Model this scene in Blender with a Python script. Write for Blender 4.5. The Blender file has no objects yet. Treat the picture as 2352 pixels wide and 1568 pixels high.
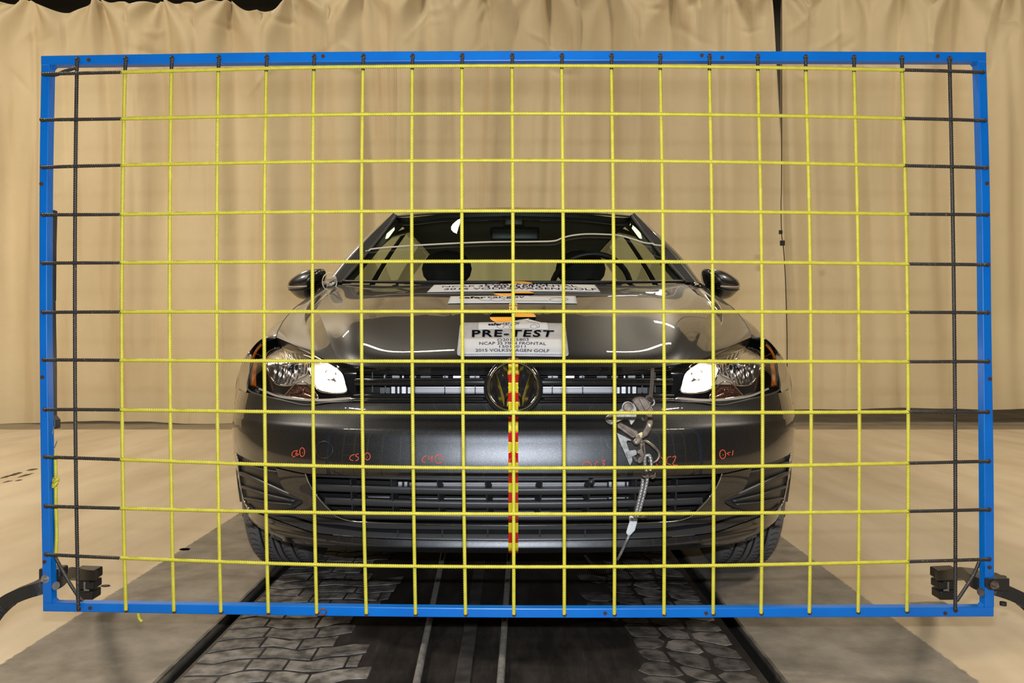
import bpy, bmesh, math, random
import numpy as np
from mathutils import Vector, Matrix
from mathutils.bvhtree import BVHTree
PI = math.pi
random.seed(7); rng = np.random.default_rng(7)
S = bpy.context.scene
C = S.collection
# ------------------------------------------------------------------ camera, world, lights, exposure
F, CX, CY, H = 1882.0, 1180.0, 779.0, 0.77
cam = bpy.data.cameras.new('camera'); cam.sensor_width = 36; cam.lens = F/2352*36
cam.shift_x = (1176-CX)/2352; cam.shift_y = -(784-CY)/2352; cam.clip_end = 100; cam.clip_start = 0.02
co = bpy.data.objects.new('camera', cam); C.objects.link(co)
co.location = (0, 0, H); co.rotation_euler = (PI/2, 0, 0); S.camera = co
S.view_settings.view_transform = 'Standard'; S.view_settings.look = 'None'
S.view_settings.gamma = 1; S.view_settings.use_curve_mapping = False
S.view_settings.exposure = 0.15
w = bpy.data.worlds.new('world'); S.world = w; w.use_nodes = True
w.node_tree.nodes['Background'].inputs[0].default_value = (1.0, 0.86, 0.66, 1)
w.node_tree.nodes['Background'].inputs[1].default_value = 0.16
def area(name, loc, size, power, color, rot=(0, 0, 0)):
    l = bpy.data.lights.new(name, 'AREA'); l.shape = 'RECTANGLE'; l.size, l.size_y = size
    l.energy = power; l.color = color
    o = bpy.data.objects.new(name, l); C.objects.link(o); o.location = loc; o.rotation_euler = rot; return o
FLASH = (0.0, 0.01, 0.846)
area('camera_flash', FLASH, (0.055, 0.018), 46, (0.90, 0.95, 1.0), (PI/2, 0, 0))
WARM = (1.0, 0.87, 0.68)
for (lx, ly, pw) in ((-5.0, 3.0, 385), (5.0, 3.0, 250), (-1.5, 6.1, 24), (2.0, 6.1, 24), (-4.5, -1.5, 120), (4.5, -1.5, 120), (2.5, 9.6, 80), (-4.5, 9.6, 80)):
    area('hall_lamp', (lx, ly, 5.6), (1.3, 0.22), pw, WARM, (0, 0, 0))
# ------------------------------------------------------------------ materials
def mat(name, color=(0.5, 0.5, 0.5), rough=0.5, metal=0.0, coat=0.0, noise=None, bump=None, spec=0.5, emit=None, coat_rough=0.03):
    m = bpy.data.materials.new(name); m.use_nodes = True; nt = m.node_tree; b = nt.nodes['Principled BSDF']
    b.inputs['Base Color'].default_value = (*color, 1); b.inputs['Roughness'].default_value = rough
    b.inputs['Metallic'].default_value = metal; b.inputs['Coat Weight'].default_value = coat
    b.inputs['Coat Roughness'].default_value = coat_rough; b.inputs['Specular IOR Level'].default_value = spec
    if emit: b.inputs['Emission Color'].default_value = (*emit[0], 1); b.inputs['Emission Strength'].default_value = emit[1]
    if noise or bump:
        tc = nt.nodes.new('ShaderNodeTexCoord')
    if noise:   # (scale, colour2, lo, hi)
        n = nt.nodes.new('ShaderNodeTexNoise'); n.inputs['Scale'].default_value = noise[0]; n.inputs['Detail'].default_value = 6
        nt.links.new(tc.outputs['Object'], n.inputs['Vector'])
        r = nt.nodes.new('ShaderNodeValToRGB'); r.color_ramp.elements[0].position = noise[2]; r.color_ramp.elements[1].position = noise[3]
        r.color_ramp.elements[0].color = (*color, 1); r.color_ramp.elements[1].color = (*noise[1], 1)
        nt.links.new(n.outputs['Fac'], r.inputs['Fac']); nt.links.new(r.outputs['Color'], b.inputs['Base Color'])
    if bump:    # (scale, strength)
        n2 = nt.nodes.new('ShaderNodeTexNoise'); n2.inputs['Scale'].default_value = bump[0]; n2.inputs['Detail'].default_value = 4
        nt.links.new(tc.outputs['Object'], n2.inputs['Vector'])
        bp = nt.nodes.new('ShaderNodeBump'); bp.inputs['Strength'].default_value = bump[1]; bp.inputs['Distance'].default_value = 0.004
        nt.links.new(n2.outputs['Fac'], bp.inputs['Height']); nt.links.new(bp.outputs['Normal'], b.inputs['Normal'])
    return m
def glass_mat(name, tint, gloss=0.08, rough=0.0, ior=1.5):
    m = bpy.data.materials.new(name); m.use_nodes = True; nt = m.node_tree; nt.nodes.remove(nt.nodes['Principled BSDF'])
    out = nt.nodes['Material Output']; t = nt.nodes.new('ShaderNodeBsdfTransparent'); t.inputs[0].default_value = (*tint, 1)
    g = nt.nodes.new('ShaderNodeBsdfGlossy'); g.inputs['Roughness'].default_value = rough
    fr = nt.nodes.new('ShaderNodeFresnel'); fr.inputs[0].default_value = ior
    # thin pane: the same reflectance from both faces
    ge = nt.nodes.new('ShaderNodeNewGeometry'); mr = nt.nodes.new('ShaderNodeMapRange'); mr.inputs[3].default_value = ior; mr.inputs[4].default_value = 1/ior
    nt.links.new(ge.outputs['Backfacing'], mr.inputs[0]); nt.links.new(mr.outputs[0], fr.inputs[0])
    mx = nt.nodes.new('ShaderNodeMixShader'); nt.links.new(fr.outputs[0], mx.inputs[0])
    nt.links.new(t.outputs[0], mx.inputs[1]); nt.links.new(g.outputs[0], mx.inputs[2]); nt.links.new(mx.outputs[0], out.inputs[0])
    return m
M = {}
M['paint'] = mat('car_paint', (0.041, 0.042, 0.0455), 0.37, 0.92, 1.0, noise=(900, (0.084, 0.088, 0.097), 0.45, 0.7), coat_rough=0.015)
M['black'] = mat('black_plastic', (0.012, 0.012, 0.013), 0.42)
M['grain'] = mat('grained_plastic', (0.026, 0.026, 0.028), 0.42, bump=(500, 0.06))
M['gloss_black'] = mat('gloss_black', (0.008, 0.008, 0.009), 0.12, coat=0.5)
M['chrome'] = mat('chrome', (0.75, 0.75, 0.77), 0.06, 1.0)
M['bowl'] = mat('reflector', (0.80, 0.80, 0.86), 0.16, 1.0)
M['litbowl'] = mat('lit_reflector', (0.95, 0.90, 0.84), 0.30, 0.6)
M['alu'] = mat('radiator_aluminium', (0.42, 0.42, 0.45), 0.3, 0.8)
M['alu2'] = mat('radiator_fins', (0.15, 0.145, 0.155), 0.45, 0.6)
M['glass'] = glass_mat('window_glass', (0.78, 0.86, 0.79), ior=1.45)
M['sideglass'] = glass_mat('side_glass', (0.82, 0.90, 0.80), ior=1.4)
M['lens'] = glass_mat('headlight_lens', (0.97, 0.97, 0.97), ior=1.13)
M['interior'] = mat('interior_fabric', (0.016, 0.016, 0.017), 0.8)
M['liner'] = mat('headliner', (0.13, 0.135, 0.13), 0.9)
M['rubber'] = mat('tyre_rubber', (0.12, 0.115, 0.118), 0.6, bump=(120, 0.3))
M['rubber_dark'] = mat('tyre_groove', (0.008, 0.008, 0.008), 0.8)
M['rim'] = mat('wheel_alloy', (0.45, 0.45, 0.47), 0.3, 0.9)
M['blue'] = mat('blue_paint', (0.0004, 0.098, 0.385), 0.33, spec=0.35, noise=(14, (0.0005, 0.115, 0.43), 0.35, 0.7))
M['hole'] = mat('rusty_hole', (0.045, 0.012, 0.006), 0.9)
M['rust'] = mat('rust', (0.16, 0.05, 0.02), 0.8, noise=(60, (0.07, 0.02, 0.01), 0.4, 0.6))
M['yellow'] = mat('yellow_rope', (0.39, 0.345, 0.024), 0.45, noise=(60, (0.47, 0.42, 0.035), 0.3, 0.7))
M['rope_black'] = mat('black_painted_rope', (0.016, 0.013, 0.012), 0.5, noise=(260, (0.16, 0.13, 0.03), 0.6, 0.78))
M['steel'] = mat('galvanised_steel', (0.28, 0.28, 0.285), 0.42, 0.6, noise=(70, (0.18, 0.17, 0.165), 0.35, 0.65), bump=(160, 0.05))
M['iron'] = mat('brown_forged_steel', (0.10, 0.075, 0.06), 0.38, 0.6, noise=(60, (0.20, 0.165, 0.14), 0.4, 0.75), bump=(90, 0.08))
M['chip'] = mat('chipped_cream_paint', (0.60, 0.52, 0.26), 0.6, noise=(120, (0.12, 0.09, 0.07), 0.5, 0.56))
M['white'] = mat('white_paper', (0.50, 0.515, 0.545), 0.7, spec=0.2)
M['placard'] = mat('grey_plastic_card', (0.30, 0.30, 0.33), 0.45, noise=(18, (0.40, 0.40, 0.42), 0.35, 0.7))
M['ink'] = mat('printed_ink', (0.012, 0.012, 0.05), 0.9, spec=0.0)
M['inkblack'] = mat('black_ink', (0.004, 0.004, 0.005), 0.9, spec=0.0)
M['orange'] = mat('orange_print', (0.80, 0.36, 0.02), 0.5)
M['red'] = mat('red_tape', (0.45, 0.006, 0.005), 0.3, coat=0.6)
M['ytape'] = mat('yellow_tape', (0.62, 0.50, 0.015), 0.3, coat=0.6)
M['marker'] = mat('red_marker', (0.62, 0.08, 0.03), 0.6)
M['amber'] = mat('amber_lens', (0.36, 0.09, 0.006), 0.25, coat=0.6)
M['amber_dark'] = mat('turn_signal_bulb_cover', (0.05, 0.02, 0.012), 0.25, 0.6, coat=1.0, noise=(300, (0.30, 0.12, 0.08), 0.5, 0.66))
M['tan'] = mat('pale_trim', (0.33, 0.29, 0.24), 0.35)
M['cordwhite'] = mat('white_cord', (0.62, 0.58, 0.48), 0.6)
M['blacksteel'] = mat('black_powdercoat', (0.010, 0.010, 0.011), 0.42, bump=(80, 0.2))
M['bulb'] = mat('lit_bulb', (1, 0.9, 0.8), 0.5, emit=((1.0, 0.80, 0.58), 45))
M['webbing'] = mat('dark_webbing', (0.045, 0.035, 0.03), 0.7)
# ------------------------------------------------------------------ object helpers
def link(o, parent=None):
    C.objects.link(o)
    if parent is not None:       # everything is modelled in world coordinates
        o.parent = parent
        if parent.type == 'EMPTY': o.matrix_parent_inverse = Matrix.Translation(parent.location).inverted()
    return o
def mesh_obj(name, verts, faces, material, parent=None, smooth=True, mats=None, midx=None):
    me = bpy.data.meshes.new(name); me.from_pydata([tuple(map(float, v)) for v in verts], [], [tuple(int(i) for i in f) for f in faces])
    for m_ in (mats or [material]): me.materials.append(m_)
    if midx is not None: me.polygons.foreach_set('material_index', np.array(midx, dtype=np.int32))
    if smooth: me.polygons.foreach_set('use_smooth', np.ones(len(me.polygons), dtype=bool))
    me.update()
    o = bpy.data.objects.new(name, me); link(o, parent); return o
def empty(name, label, cat, loc=(0, 0, 0), group=None):
    o = bpy.data.objects.new(name, None); C.objects.link(o); o.location = loc; o.empty_display_size = 0.1
    o['label'] = label; o['category'] = cat
    if group: o['group'] = group
    bpy.context.view_layer.update()
    return o
def group(o, g): o['group'] = g; return o
def child(o, p):
    o.parent = p
    if p.type == 'EMPTY': o.matrix_parent_inverse = Matrix.Translation(p.location).inverted()
    return o
def tag(o, label, cat, group=None):
    o['label'] = label; o['category'] = cat
    if group: o['group'] = group
    return o
class MB:
    def __init__(s): s.v = []; s.f = []; s.m = []
    def add(s, v, f, mi=0):
        n = len(s.v); s.v += [tuple(map(float, p)) for p in v]; s.f += [tuple(int(i)+n for i in q) for q in f]; s.m += [mi]*len(f); return s
    def build(s, name, mats, parent=None, smooth=True, origin=None):
        if not isinstance(mats, (list, tuple)): mats = [mats]
        v = s.v
        return mesh_obj(name, v, s.f, None, parent, smooth, mats, s.m)
def W(px, py, Y): return np.array([(px-CX)/F*Y, Y, H-(py-CY)/F*Y])
def floorpt(px, py, z=0.0):
    Y = (H-z)*F/(py-CY); return np.array([(px-CX)/F*Y, Y, z])
def catmull(P, n):
    P = np.asarray(P, float); k = len(P)
    if k == 2 and P.ndim == 2:
        t = np.linspace(0, 1, n)[:, None]; return P[0]*(1-t)+P[1]*t
    Q = np.concatenate([(2*P[0]-P[1])[None], P, (2*P[-1]-P[-2])[None]])
    t = np.linspace(0, k-1-1e-9, n); i = t.astype(int); u = (t-i).reshape((-1,)+(1,)*(P.ndim-1))
    a, b, c, d = Q[i], Q[i+1], Q[i+2], Q[i+3]
    return 0.5*((2*b)+(-a+c)*u+(2*a-5*b+4*c-d)*u*u+(-a+3*b-3*c+d)*u**3)
def grid_faces(nr, nc, flip=False, off=0):
    f = []
    for i in range(nr-1):
        for j in range(nc-1):
            q = (off+i*nc+j, off+i*nc+j+1, off+(i+1)*nc+j+1, off+(i+1)*nc+j)
            f.append(q[::-1] if flip else q)
    return f
def sweep(path, r, sides=8, closed=False, caps=True):
    """round tube along path (n,3); r scalar or array"""
    P = np.asarray(path, float); n = len(P)
    T = np.gradient(P, axis=0)
    if closed: T = np.roll(P, -1, 0)-np.roll(P, 1, 0)
    T /= np.linalg.norm(T, axis=1)[:, None]+1e-12
    ref = np.array([0.13, 1.0, 0.21]) if abs(T[0][1]) < 0.8 else np.array([0.1, 0.2, 1.0])
    Ns = []; N = np.cross(T[0], ref); N /= np.linalg.norm(N)
    for i in range(n):
        N = N-T[i]*np.dot(N, T[i]); N /= np.linalg.norm(N)+1e-12; Ns.append(N)
    N = np.array(Ns); B = np.cross(T, N)
    th = np.linspace(0, 2*PI, sides, endpoint=False)
    r = np.broadcast_to(np.asarray(r, float), (n,))
    V = P[:, None, :]+r[:, None, None]*(np.cos(th)[None, :, None]*N[:, None, :]+np.sin(th)[None, :, None]*B[:, None, :])
    V = V.reshape(-1, 3); f = []
    for i in range(n if closed else n-1):
        a = i*sides; b = ((i+1) % n)*sides
        for j in range(sides):
            k = (j+1) % sides; f.append((a+j, a+k, b+k, b+j))
    if caps and not closed:
        f.append(tuple(range(sides))[::-1]); f.append(tuple((n-1)*sides+j for j in range(sides)))
    return V, f
def rope_mesh(path, r=0.0039, pitch=0.0138, sides=15, per=9, strands=3, depth=0.42):
    P = np.asarray(path, float); seg = np.linalg.norm(np.diff(P, axis=0), axis=1); L = np.r_[0, np.cumsum(seg)]
    n = max(6, int(L[-1]/pitch*per)); s = np.linspace(0, L[-1], n)
    Q = np.stack([np.interp(s, L, P[:, k]) for k in range(3)], 1)
    T = np.gradient(Q, axis=0); T /= np.linalg.norm(T, axis=1)[:, None]
    ref = np.array([0.05, 1.0, 0.07]); N = np.cross(T, ref); N /= np.linalg.norm(N, axis=1)[:, None]; B = np.cross(T, N)
    th = np.linspace(0, 2*PI, sides, endpoint=False)
    ph = th[None, :]-2*PI*s[:, None]/pitch
    rr = r*((1-depth)+depth*np.abs(np.cos(strands/2*ph))**0.8)
    V = (Q[:, None, :]+rr[..., None]*(np.cos(th)[None, :, None]*N[:, None, :]+np.sin(th)[None, :, None]*B[:, None, :])).reshape(-1, 3)
    i = np.arange(n-1)[:, None]*sides; j = np.arange(sides)[None, :]; k = (j+1) % sides
    f = np.stack([i+j, i+k, i+sides+k, i+sides+j], -1).reshape(-1, 4).tolist()
    f.append(list(range(sides))[::-1]); f.append([(n-1)*sides+q for q in range(sides)])
    return V, f
def prism(poly, Y0, Y1, px=True):
    """polygon in pixel coords at depth Y0 extruded to real depth Y1 (same world X,Z)"""
    a = [W(x, y, Y0) for x, y in poly] if px else [np.array((x, Y0, z)) for x, z in poly]
    b = [p+np.array([0, Y1-Y0, 0]) for p in a]; n = len(a)
    f = [tuple(range(n)), tuple(range(2*n-1, n-1, -1))]+[(i, i+n, (i+1) % n+n, (i+1) % n) for i in range(n)]
    return a+b, f
def box(c, s, rot=None):
    v = [np.array((x*s[0]/2, y*s[1]/2, z*s[2]/2)) for x in (-1, 1) for y in (-1, 1) for z in (-1, 1)]
    if rot is not None: v = [np.array(rot @ Vector(p)) for p in v]
    v = [p+np.array(c) for p in v]
    return v, [(0, 1, 3, 2), (4, 6, 7, 5), (0, 4, 5, 1), (2, 3, 7, 6), (0, 2, 6, 4), (1, 5, 7, 3)]
def bevel(o, wd, seg=2):
    m = o.modifiers.new('bevel', 'BEVEL'); m.width = wd; m.segments = seg; m.limit_method = 'ANGLE'; m.angle_limit = 0.7; return o
def disc(c, r, axis, h, n=20):
    """short cylinder centred c, axis unit vector, length h"""
    a = np.array(axis, float); a /= np.linalg.norm(a); c = np.array(c, float)
    return sweep(np.array([c-a*h/2, c+a*h/2]), r, n)
# ------------------------------------------------------------------ the setting
def build_floor():
    xs = [-12, -0.805, -0.80, -0.768, -0.763, 0.572, 0.577, 0.607, 0.612, 12]
    zs = [0, 0, -0.03, -0.03, 0, 0, -0.03, -0.03, 0, 0]
    ys = [-7, 0, 1.5, 3, 5, 7.0, 12]
    v = [(x, y, z) for y in ys for x, z in zip(xs, zs)]
    m = bpy.data.materials.new('floor_concrete'); m.use_nodes = True; nt = m.node_tree; b = nt.nodes['Principled BSDF']
    N = nt.nodes.new; L = nt.links.new
    tc = N('ShaderNodeTexCoord'); sp = N('ShaderNodeSeparateXYZ'); L(tc.outputs['Object'], sp.inputs[0])
    def math_(op, a, b_=None, c_=None):
        n = N('ShaderNodeMath'); n.operation = op
        for i, q in enumerate((a, b_, c_)):
            if q is None: continue
            if isinstance(q, (int, float)): n.inputs[i].default_value = q
            else: L(q, n.inputs[i])
        return n.outputs[0]
    def noise(scale, detail=5, rough=0.55, vec=None):
        n = N('ShaderNodeTexNoise'); n.inputs['Scale'].default_value = scale; n.inputs['Detail'].default_value = detail
        n.inputs['Roughness'].default_value = rough; L(vec or tc.outputs['Object'], n.inputs['Vector']); return n.outputs['Fac']
    def ramp(f, *st):
        r = N('ShaderNodeValToRGB'); L(f, r.inputs[0]); e = r.color_ramp.elements
        while len(e) < len(st): e.new(0.5)
        for el, (p, c) in zip(e, st): el.position = p; el.color = (*c, 1)
        return r.outputs[0]
    def mix(f, a, b_):
        n = N('ShaderNodeMix'); n.data_type = 'RGBA'; L(f, n.inputs[0]); L(a, n.inputs[6]); L(b_, n.inputs[7]); return n.outputs[2]
    def step(v_, lo, hi):
        n = N('ShaderNodeMapRange'); n.clamp = True; L(v_, n.inputs[0]); n.inputs[1].default_value = lo; n.inputs[2].default_value = hi; return n.outputs[0]
    x, y = sp.outputs[0], sp.outputs[1]
    jag = math_('MULTIPLY', math_('SUBTRACT', noise(45, 4), 0.5), 0.016)
    d = math_('ADD', math_('ABSOLUTE', math_('ADD', x, 0.085)), jag)      # distance from the track's middle
    mp = N('ShaderNodeMapping'); mp.inputs['Scale'].default_value = (1.6, 0.35, 1); mp.inputs['Rotation'].default_value = (0, 0, 0.5); L(tc.outputs['Object'], mp.inputs[0])
    paint = ramp(noise(2.2, 6, 0.6, mp.outputs[0]), (0.32, (0.44, 0.35, 0.235)), (0.62, (0.55, 0.465, 0.34)))
    paint = mix(step(noise(60, 3), 0.70, 0.78), paint, ramp(noise(9), (0.3, (0.25, 0.18, 0.12)), (0.7, (0.40, 0.3, 0.2))))
    conc = ramp(noise(7, 8, 0.65), (0.34, (0.13, 0.112, 0.09)), (0.66, (0.25, 0.222, 0.185)))
    conc = mix(step(noise(40, 5, 0.7), 0.62, 0.8), conc, ramp(noise(90), (0.4, (0.12, 0.10, 0.08)), (0.6, (0.28, 0.25, 0.21))))
    mp2 = N('ShaderNodeMapping'); mp2.inputs['Scale'].default_value = (6.0, 1.2, 1); L(tc.outputs['Object'], mp2.inputs[0])
    dark = ramp(noise(2.6, 9, 0.68, mp2.outputs[0]), (0.42, (0.012, 0.0105, 0.010)), (0.62, (0.028, 0.024, 0.022)), (0.80, (0.085, 0.078, 0.072)))
    onpaint = step(d, 1.128, 1.134)
    # rubber-blackened middle of the track between the two grooves
    wob = math_('MULTIPLY', math_('SUBTRACT', noise(5, 5), 0.5), 0.10)
    mid = math_('SUBTRACT', 1.0, step(math_('ADD', math_('ABSOLUTE', math_('ADD', x, 0.095)), math_('MULTIPLY', wob, 0.1)), 0.668, 0.675))
    col = mix(mid, conc, dark)
    groove = math_('SUBTRACT', 1.0, step(math_('ABSOLUTE', math_('SUBTRACT', math_('ABSOLUTE', math_('ADD', x, 0.096)), 0.688)), 0.017, 0.021))
    blk = N('ShaderNodeRGB'); blk.outputs[0].default_value = (0.012, 0.011, 0.010, 1); col = mix(groove, col, blk.outputs[0])
    col = mix(onpaint, col, paint)
    far = step(math_('ADD', y, jag), 6.98, 7.02)
    col = mix(far, col, ramp(noise(3), (0.3, (0.17, 0.14, 0.10)), (0.7, (0.27, 0.225, 0.16))))
    L(col, b.inputs['Base Color'])
    rg = N('ShaderNodeMix'); L(mid, rg.inputs[0]); rg.inputs[2].default_value = 0.55; rg.inputs[3].default_value = 0.44; b.inputs['Specular IOR Level'].default_value = 0.35
    L(rg.outputs[0], b.inputs['Roughness'])
    bp = N('ShaderNodeBump'); bp.inputs['Strength'].default_value = 0.35; bp.inputs['Distance'].default_value = 0.003
    L(noise(30, 8, 0.65), bp.inputs['Height']); L(bp.outputs[0], b.inputs['Normal'])
    o = mesh_obj('floor', v, grid_faces(len(ys), len(xs)), m, smooth=False); o['kind'] = 'structure'
    return o
floor = build_floor()
# rubber-stained paving stones at both edges of the dark track
def stones():
    ms = [mat('worn_stone_%d' % i, c, 0.6, noise=(26, c2, 0.36, 0.62), bump=(70, 0.5)) for i, (c, c2) in enumerate((
        ((0.06, 0.054, 0.049), (0.20, 0.185, 0.17)), ((0.035, 0.031, 0.029), (0.14, 0.128, 0.118)), ((0.016, 0.014, 0.013), (0.075, 0.068, 0.064))))]
    def stone(poly, h, m_):
        c = np.mean(poly, 0); n = len(poly)
        v = [(p[0], p[1], 0.0005) for p in poly]+[(*(c+(p-c)*0.972), h) for p in poly]
        f = [tuple(range(n, 2*n))]+[(i, (i+1) % n, (i+1) % n+n, i+n) for i in range(n)]
        a = sum(poly[i][0]*poly[(i+1) % n][1]-poly[(i+1) % n][0]*poly[i][1] for i in range(n))
        if a < 0: f = [q[::-1] for q in f]
        mesh_obj('stone', v, f, m_, floor, smooth=False)
    y = 1.66; k = 0
    while y < 3.35:
        dy = 0.072+random.uniform(-0.006, 0.008)
        wav = lambda x, yy: yy+0.014*math.sin(x*26+yy*9)+0.006*math.sin(x*61+yy*31)+0.10*(x+0.76)
        x = -0.760+random.uniform(0, 0.006)
        xe = -0.40+0.05*math.sin(y*11)+random.uniform(-0.04, 0.03)
        while x < xe-0.03:
            wd = random.uniform(0.085, 0.165); x1 = min(x+wd, xe); g = 0.005
            xs = np.linspace(x+g/2, x1-g/2, 4)
            lo = [np.array((a, wav(a, y)+0.005)) for a in xs]; hi = [np.array((a, wav(a, y+dy)-0.008)) for a in xs[::-1]]
            mi = 0 if random.random() < 0.55 else 1
            stone(lo+hi, 0.0022, ms[mi]); x = x1
        y += dy; k += 1
    nr, nc = 18, 4; r = np.random.default_rng(4)
    L_ = np.array([[(0.556-0.088*c_+(0 if c_ == 0 else r.uniform(-.02, .02)), 1.62+0.086*k+0.03*c_+r.uniform(-.022, .022)) for c_ in range(nc+1)] for k in range(nr+1)])
    for k in range(nr):
        for c_ in range(nc):
            if c_ == nc-1 and r.random() < 0.45: continue
            q = np.array([L_[k, c_], L_[k, c_+1], L_[k+1, c_+1], L_[k+1, c_]]); m_ = q.mean(0)
            cut = []
            for a in range(4):     # clipped corners give the broken, rounded outlines
                p0, p1, p2 = q[a-1], q[a], q[(a+1) % 4]; t_ = r.uniform(.10, .30); cut += [p1+(p0-p1)*t_, p1+(p2-p1)*t_]
            cut = [m_+(p-m_)*r.uniform(.86, .93) for p in cut]
            stone(cut, 0.0018, ms[1 if c_ < 2 and r.random() < 0.6 else 2])
stones()
for nm, pts, m_ in (('wall_left', [(-9, -7, 0), (-9, 12, 0), (-9, 12, 6.2), (-9, -7, 6.2)], None), ('wall_right', [(9, -7, 0), (9, -7, 6.2), (9, 12, 6.2), (9, 12, 0)], None),
                    ('wall_rear', [(-9, -7, 0), (-9, -7, 6.2), (9, -7, 6.2), (9, -7, 0)], 'd'), ('wall_far', [(-9, 11.9, 0), (9, 11.9, 0), (9, 11.9, 6.2), (-9, 11.9, 6.2)], 'd')):
    cc = (0.10, 0.095, 0.075) if m_ and nm == 'wall_far' else (0.045, 0.045, 0.042) if m_ else (0.12, 0.095, 0.065)
    o = mesh_obj(nm, pts, [(0, 1, 2, 3)], mat(nm+'_paint', cc, 0.8, noise=(1.5, tuple(c*0.8 for c in cc), 0.3, 0.7)), smooth=False); o['kind'] = 'structure'
o = mesh_obj('ceiling', [(-9, -7, 6.2), (-9, 12, 6.2), (9, 12, 6.2), (9, -7, 6.2)], [(0, 1, 2, 3)], mat('ceiling_dark', (0.055, 0.050, 0.038), 0.8, noise=(1, (0.02, 0.019, 0.015), 0.3, 0.7)), smooth=False); o['kind'] = 'structure'
# ------------------------------------------------------------------ curtains
def canvas():
    m = bpy.data.materials.new('tan_canvas'); m.use_nodes = True; nt = m.node_tree; b = nt.nodes['Principled BSDF']; N = nt.nodes.new; L = nt.links.new
    b.inputs['Roughness'].default_value = 0.62; b.inputs['Specular IOR Level'].default_value = 0.25
    tc = N('ShaderNodeTexCoord')
    def nz(sc, scale, detail, p0, c0, p1, c1):
        mp = N('ShaderNodeMapping'); mp.inputs['Scale'].default_value = sc; L(tc.outputs['Object'], mp.inputs[0])
        n = N('ShaderNodeTexNoise'); n.inputs['Scale'].default_value = scale; n.inputs['Detail'].default_value = detail; L(mp.outputs[0], n.inputs['Vector'])
        r = N('ShaderNodeValToRGB'); r.color_ramp.elements[0].position = p0; r.color_ramp.elements[0].color = (*c0, 1)
        r.color_ramp.elements[1].position = p1; r.color_ramp.elements[1].color = (*c1, 1); L(n.outputs['Fac'], r.inputs[0]); return r.outputs[0]
    c1 = nz((1, 1, 0.6), 1.3, 5, 0.3, (0.58, 0.480, 0.310), 0.7, (0.68, 0.575, 0.385))
    c2 = nz((5, 5, 0.25), 1.2, 6, 0.58, (1, 1, 1), 0.80, (0.78, 0.66, 0.55))
    mx = N('ShaderNodeMix'); mx.data_type = 'RGBA'; mx.blend_type = 'MULTIPLY'; mx.inputs[0].default_value = 0.75; L(c1, mx.inputs[6]); L(c2, mx.inputs[7])
    L(mx.outputs[2], b.inputs['Base Color'])
    n = N('ShaderNodeTexNoise'); n.inputs['Scale'].default_value = 5; n.inputs['Detail'].default_value = 6; L(tc.outputs['Object'], n.inputs['Vector'])
    bp = N('ShaderNodeBump'); bp.inputs['Strength'].default_value = 0.35; bp.inputs['Distance'].default_value = 0.02; L(n.outputs['Fac'], bp.inputs['Height']); L(bp.outputs[0], b.inputs['Normal'])
    return m
CANVAS = canvas()
YC = 7.45
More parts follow.
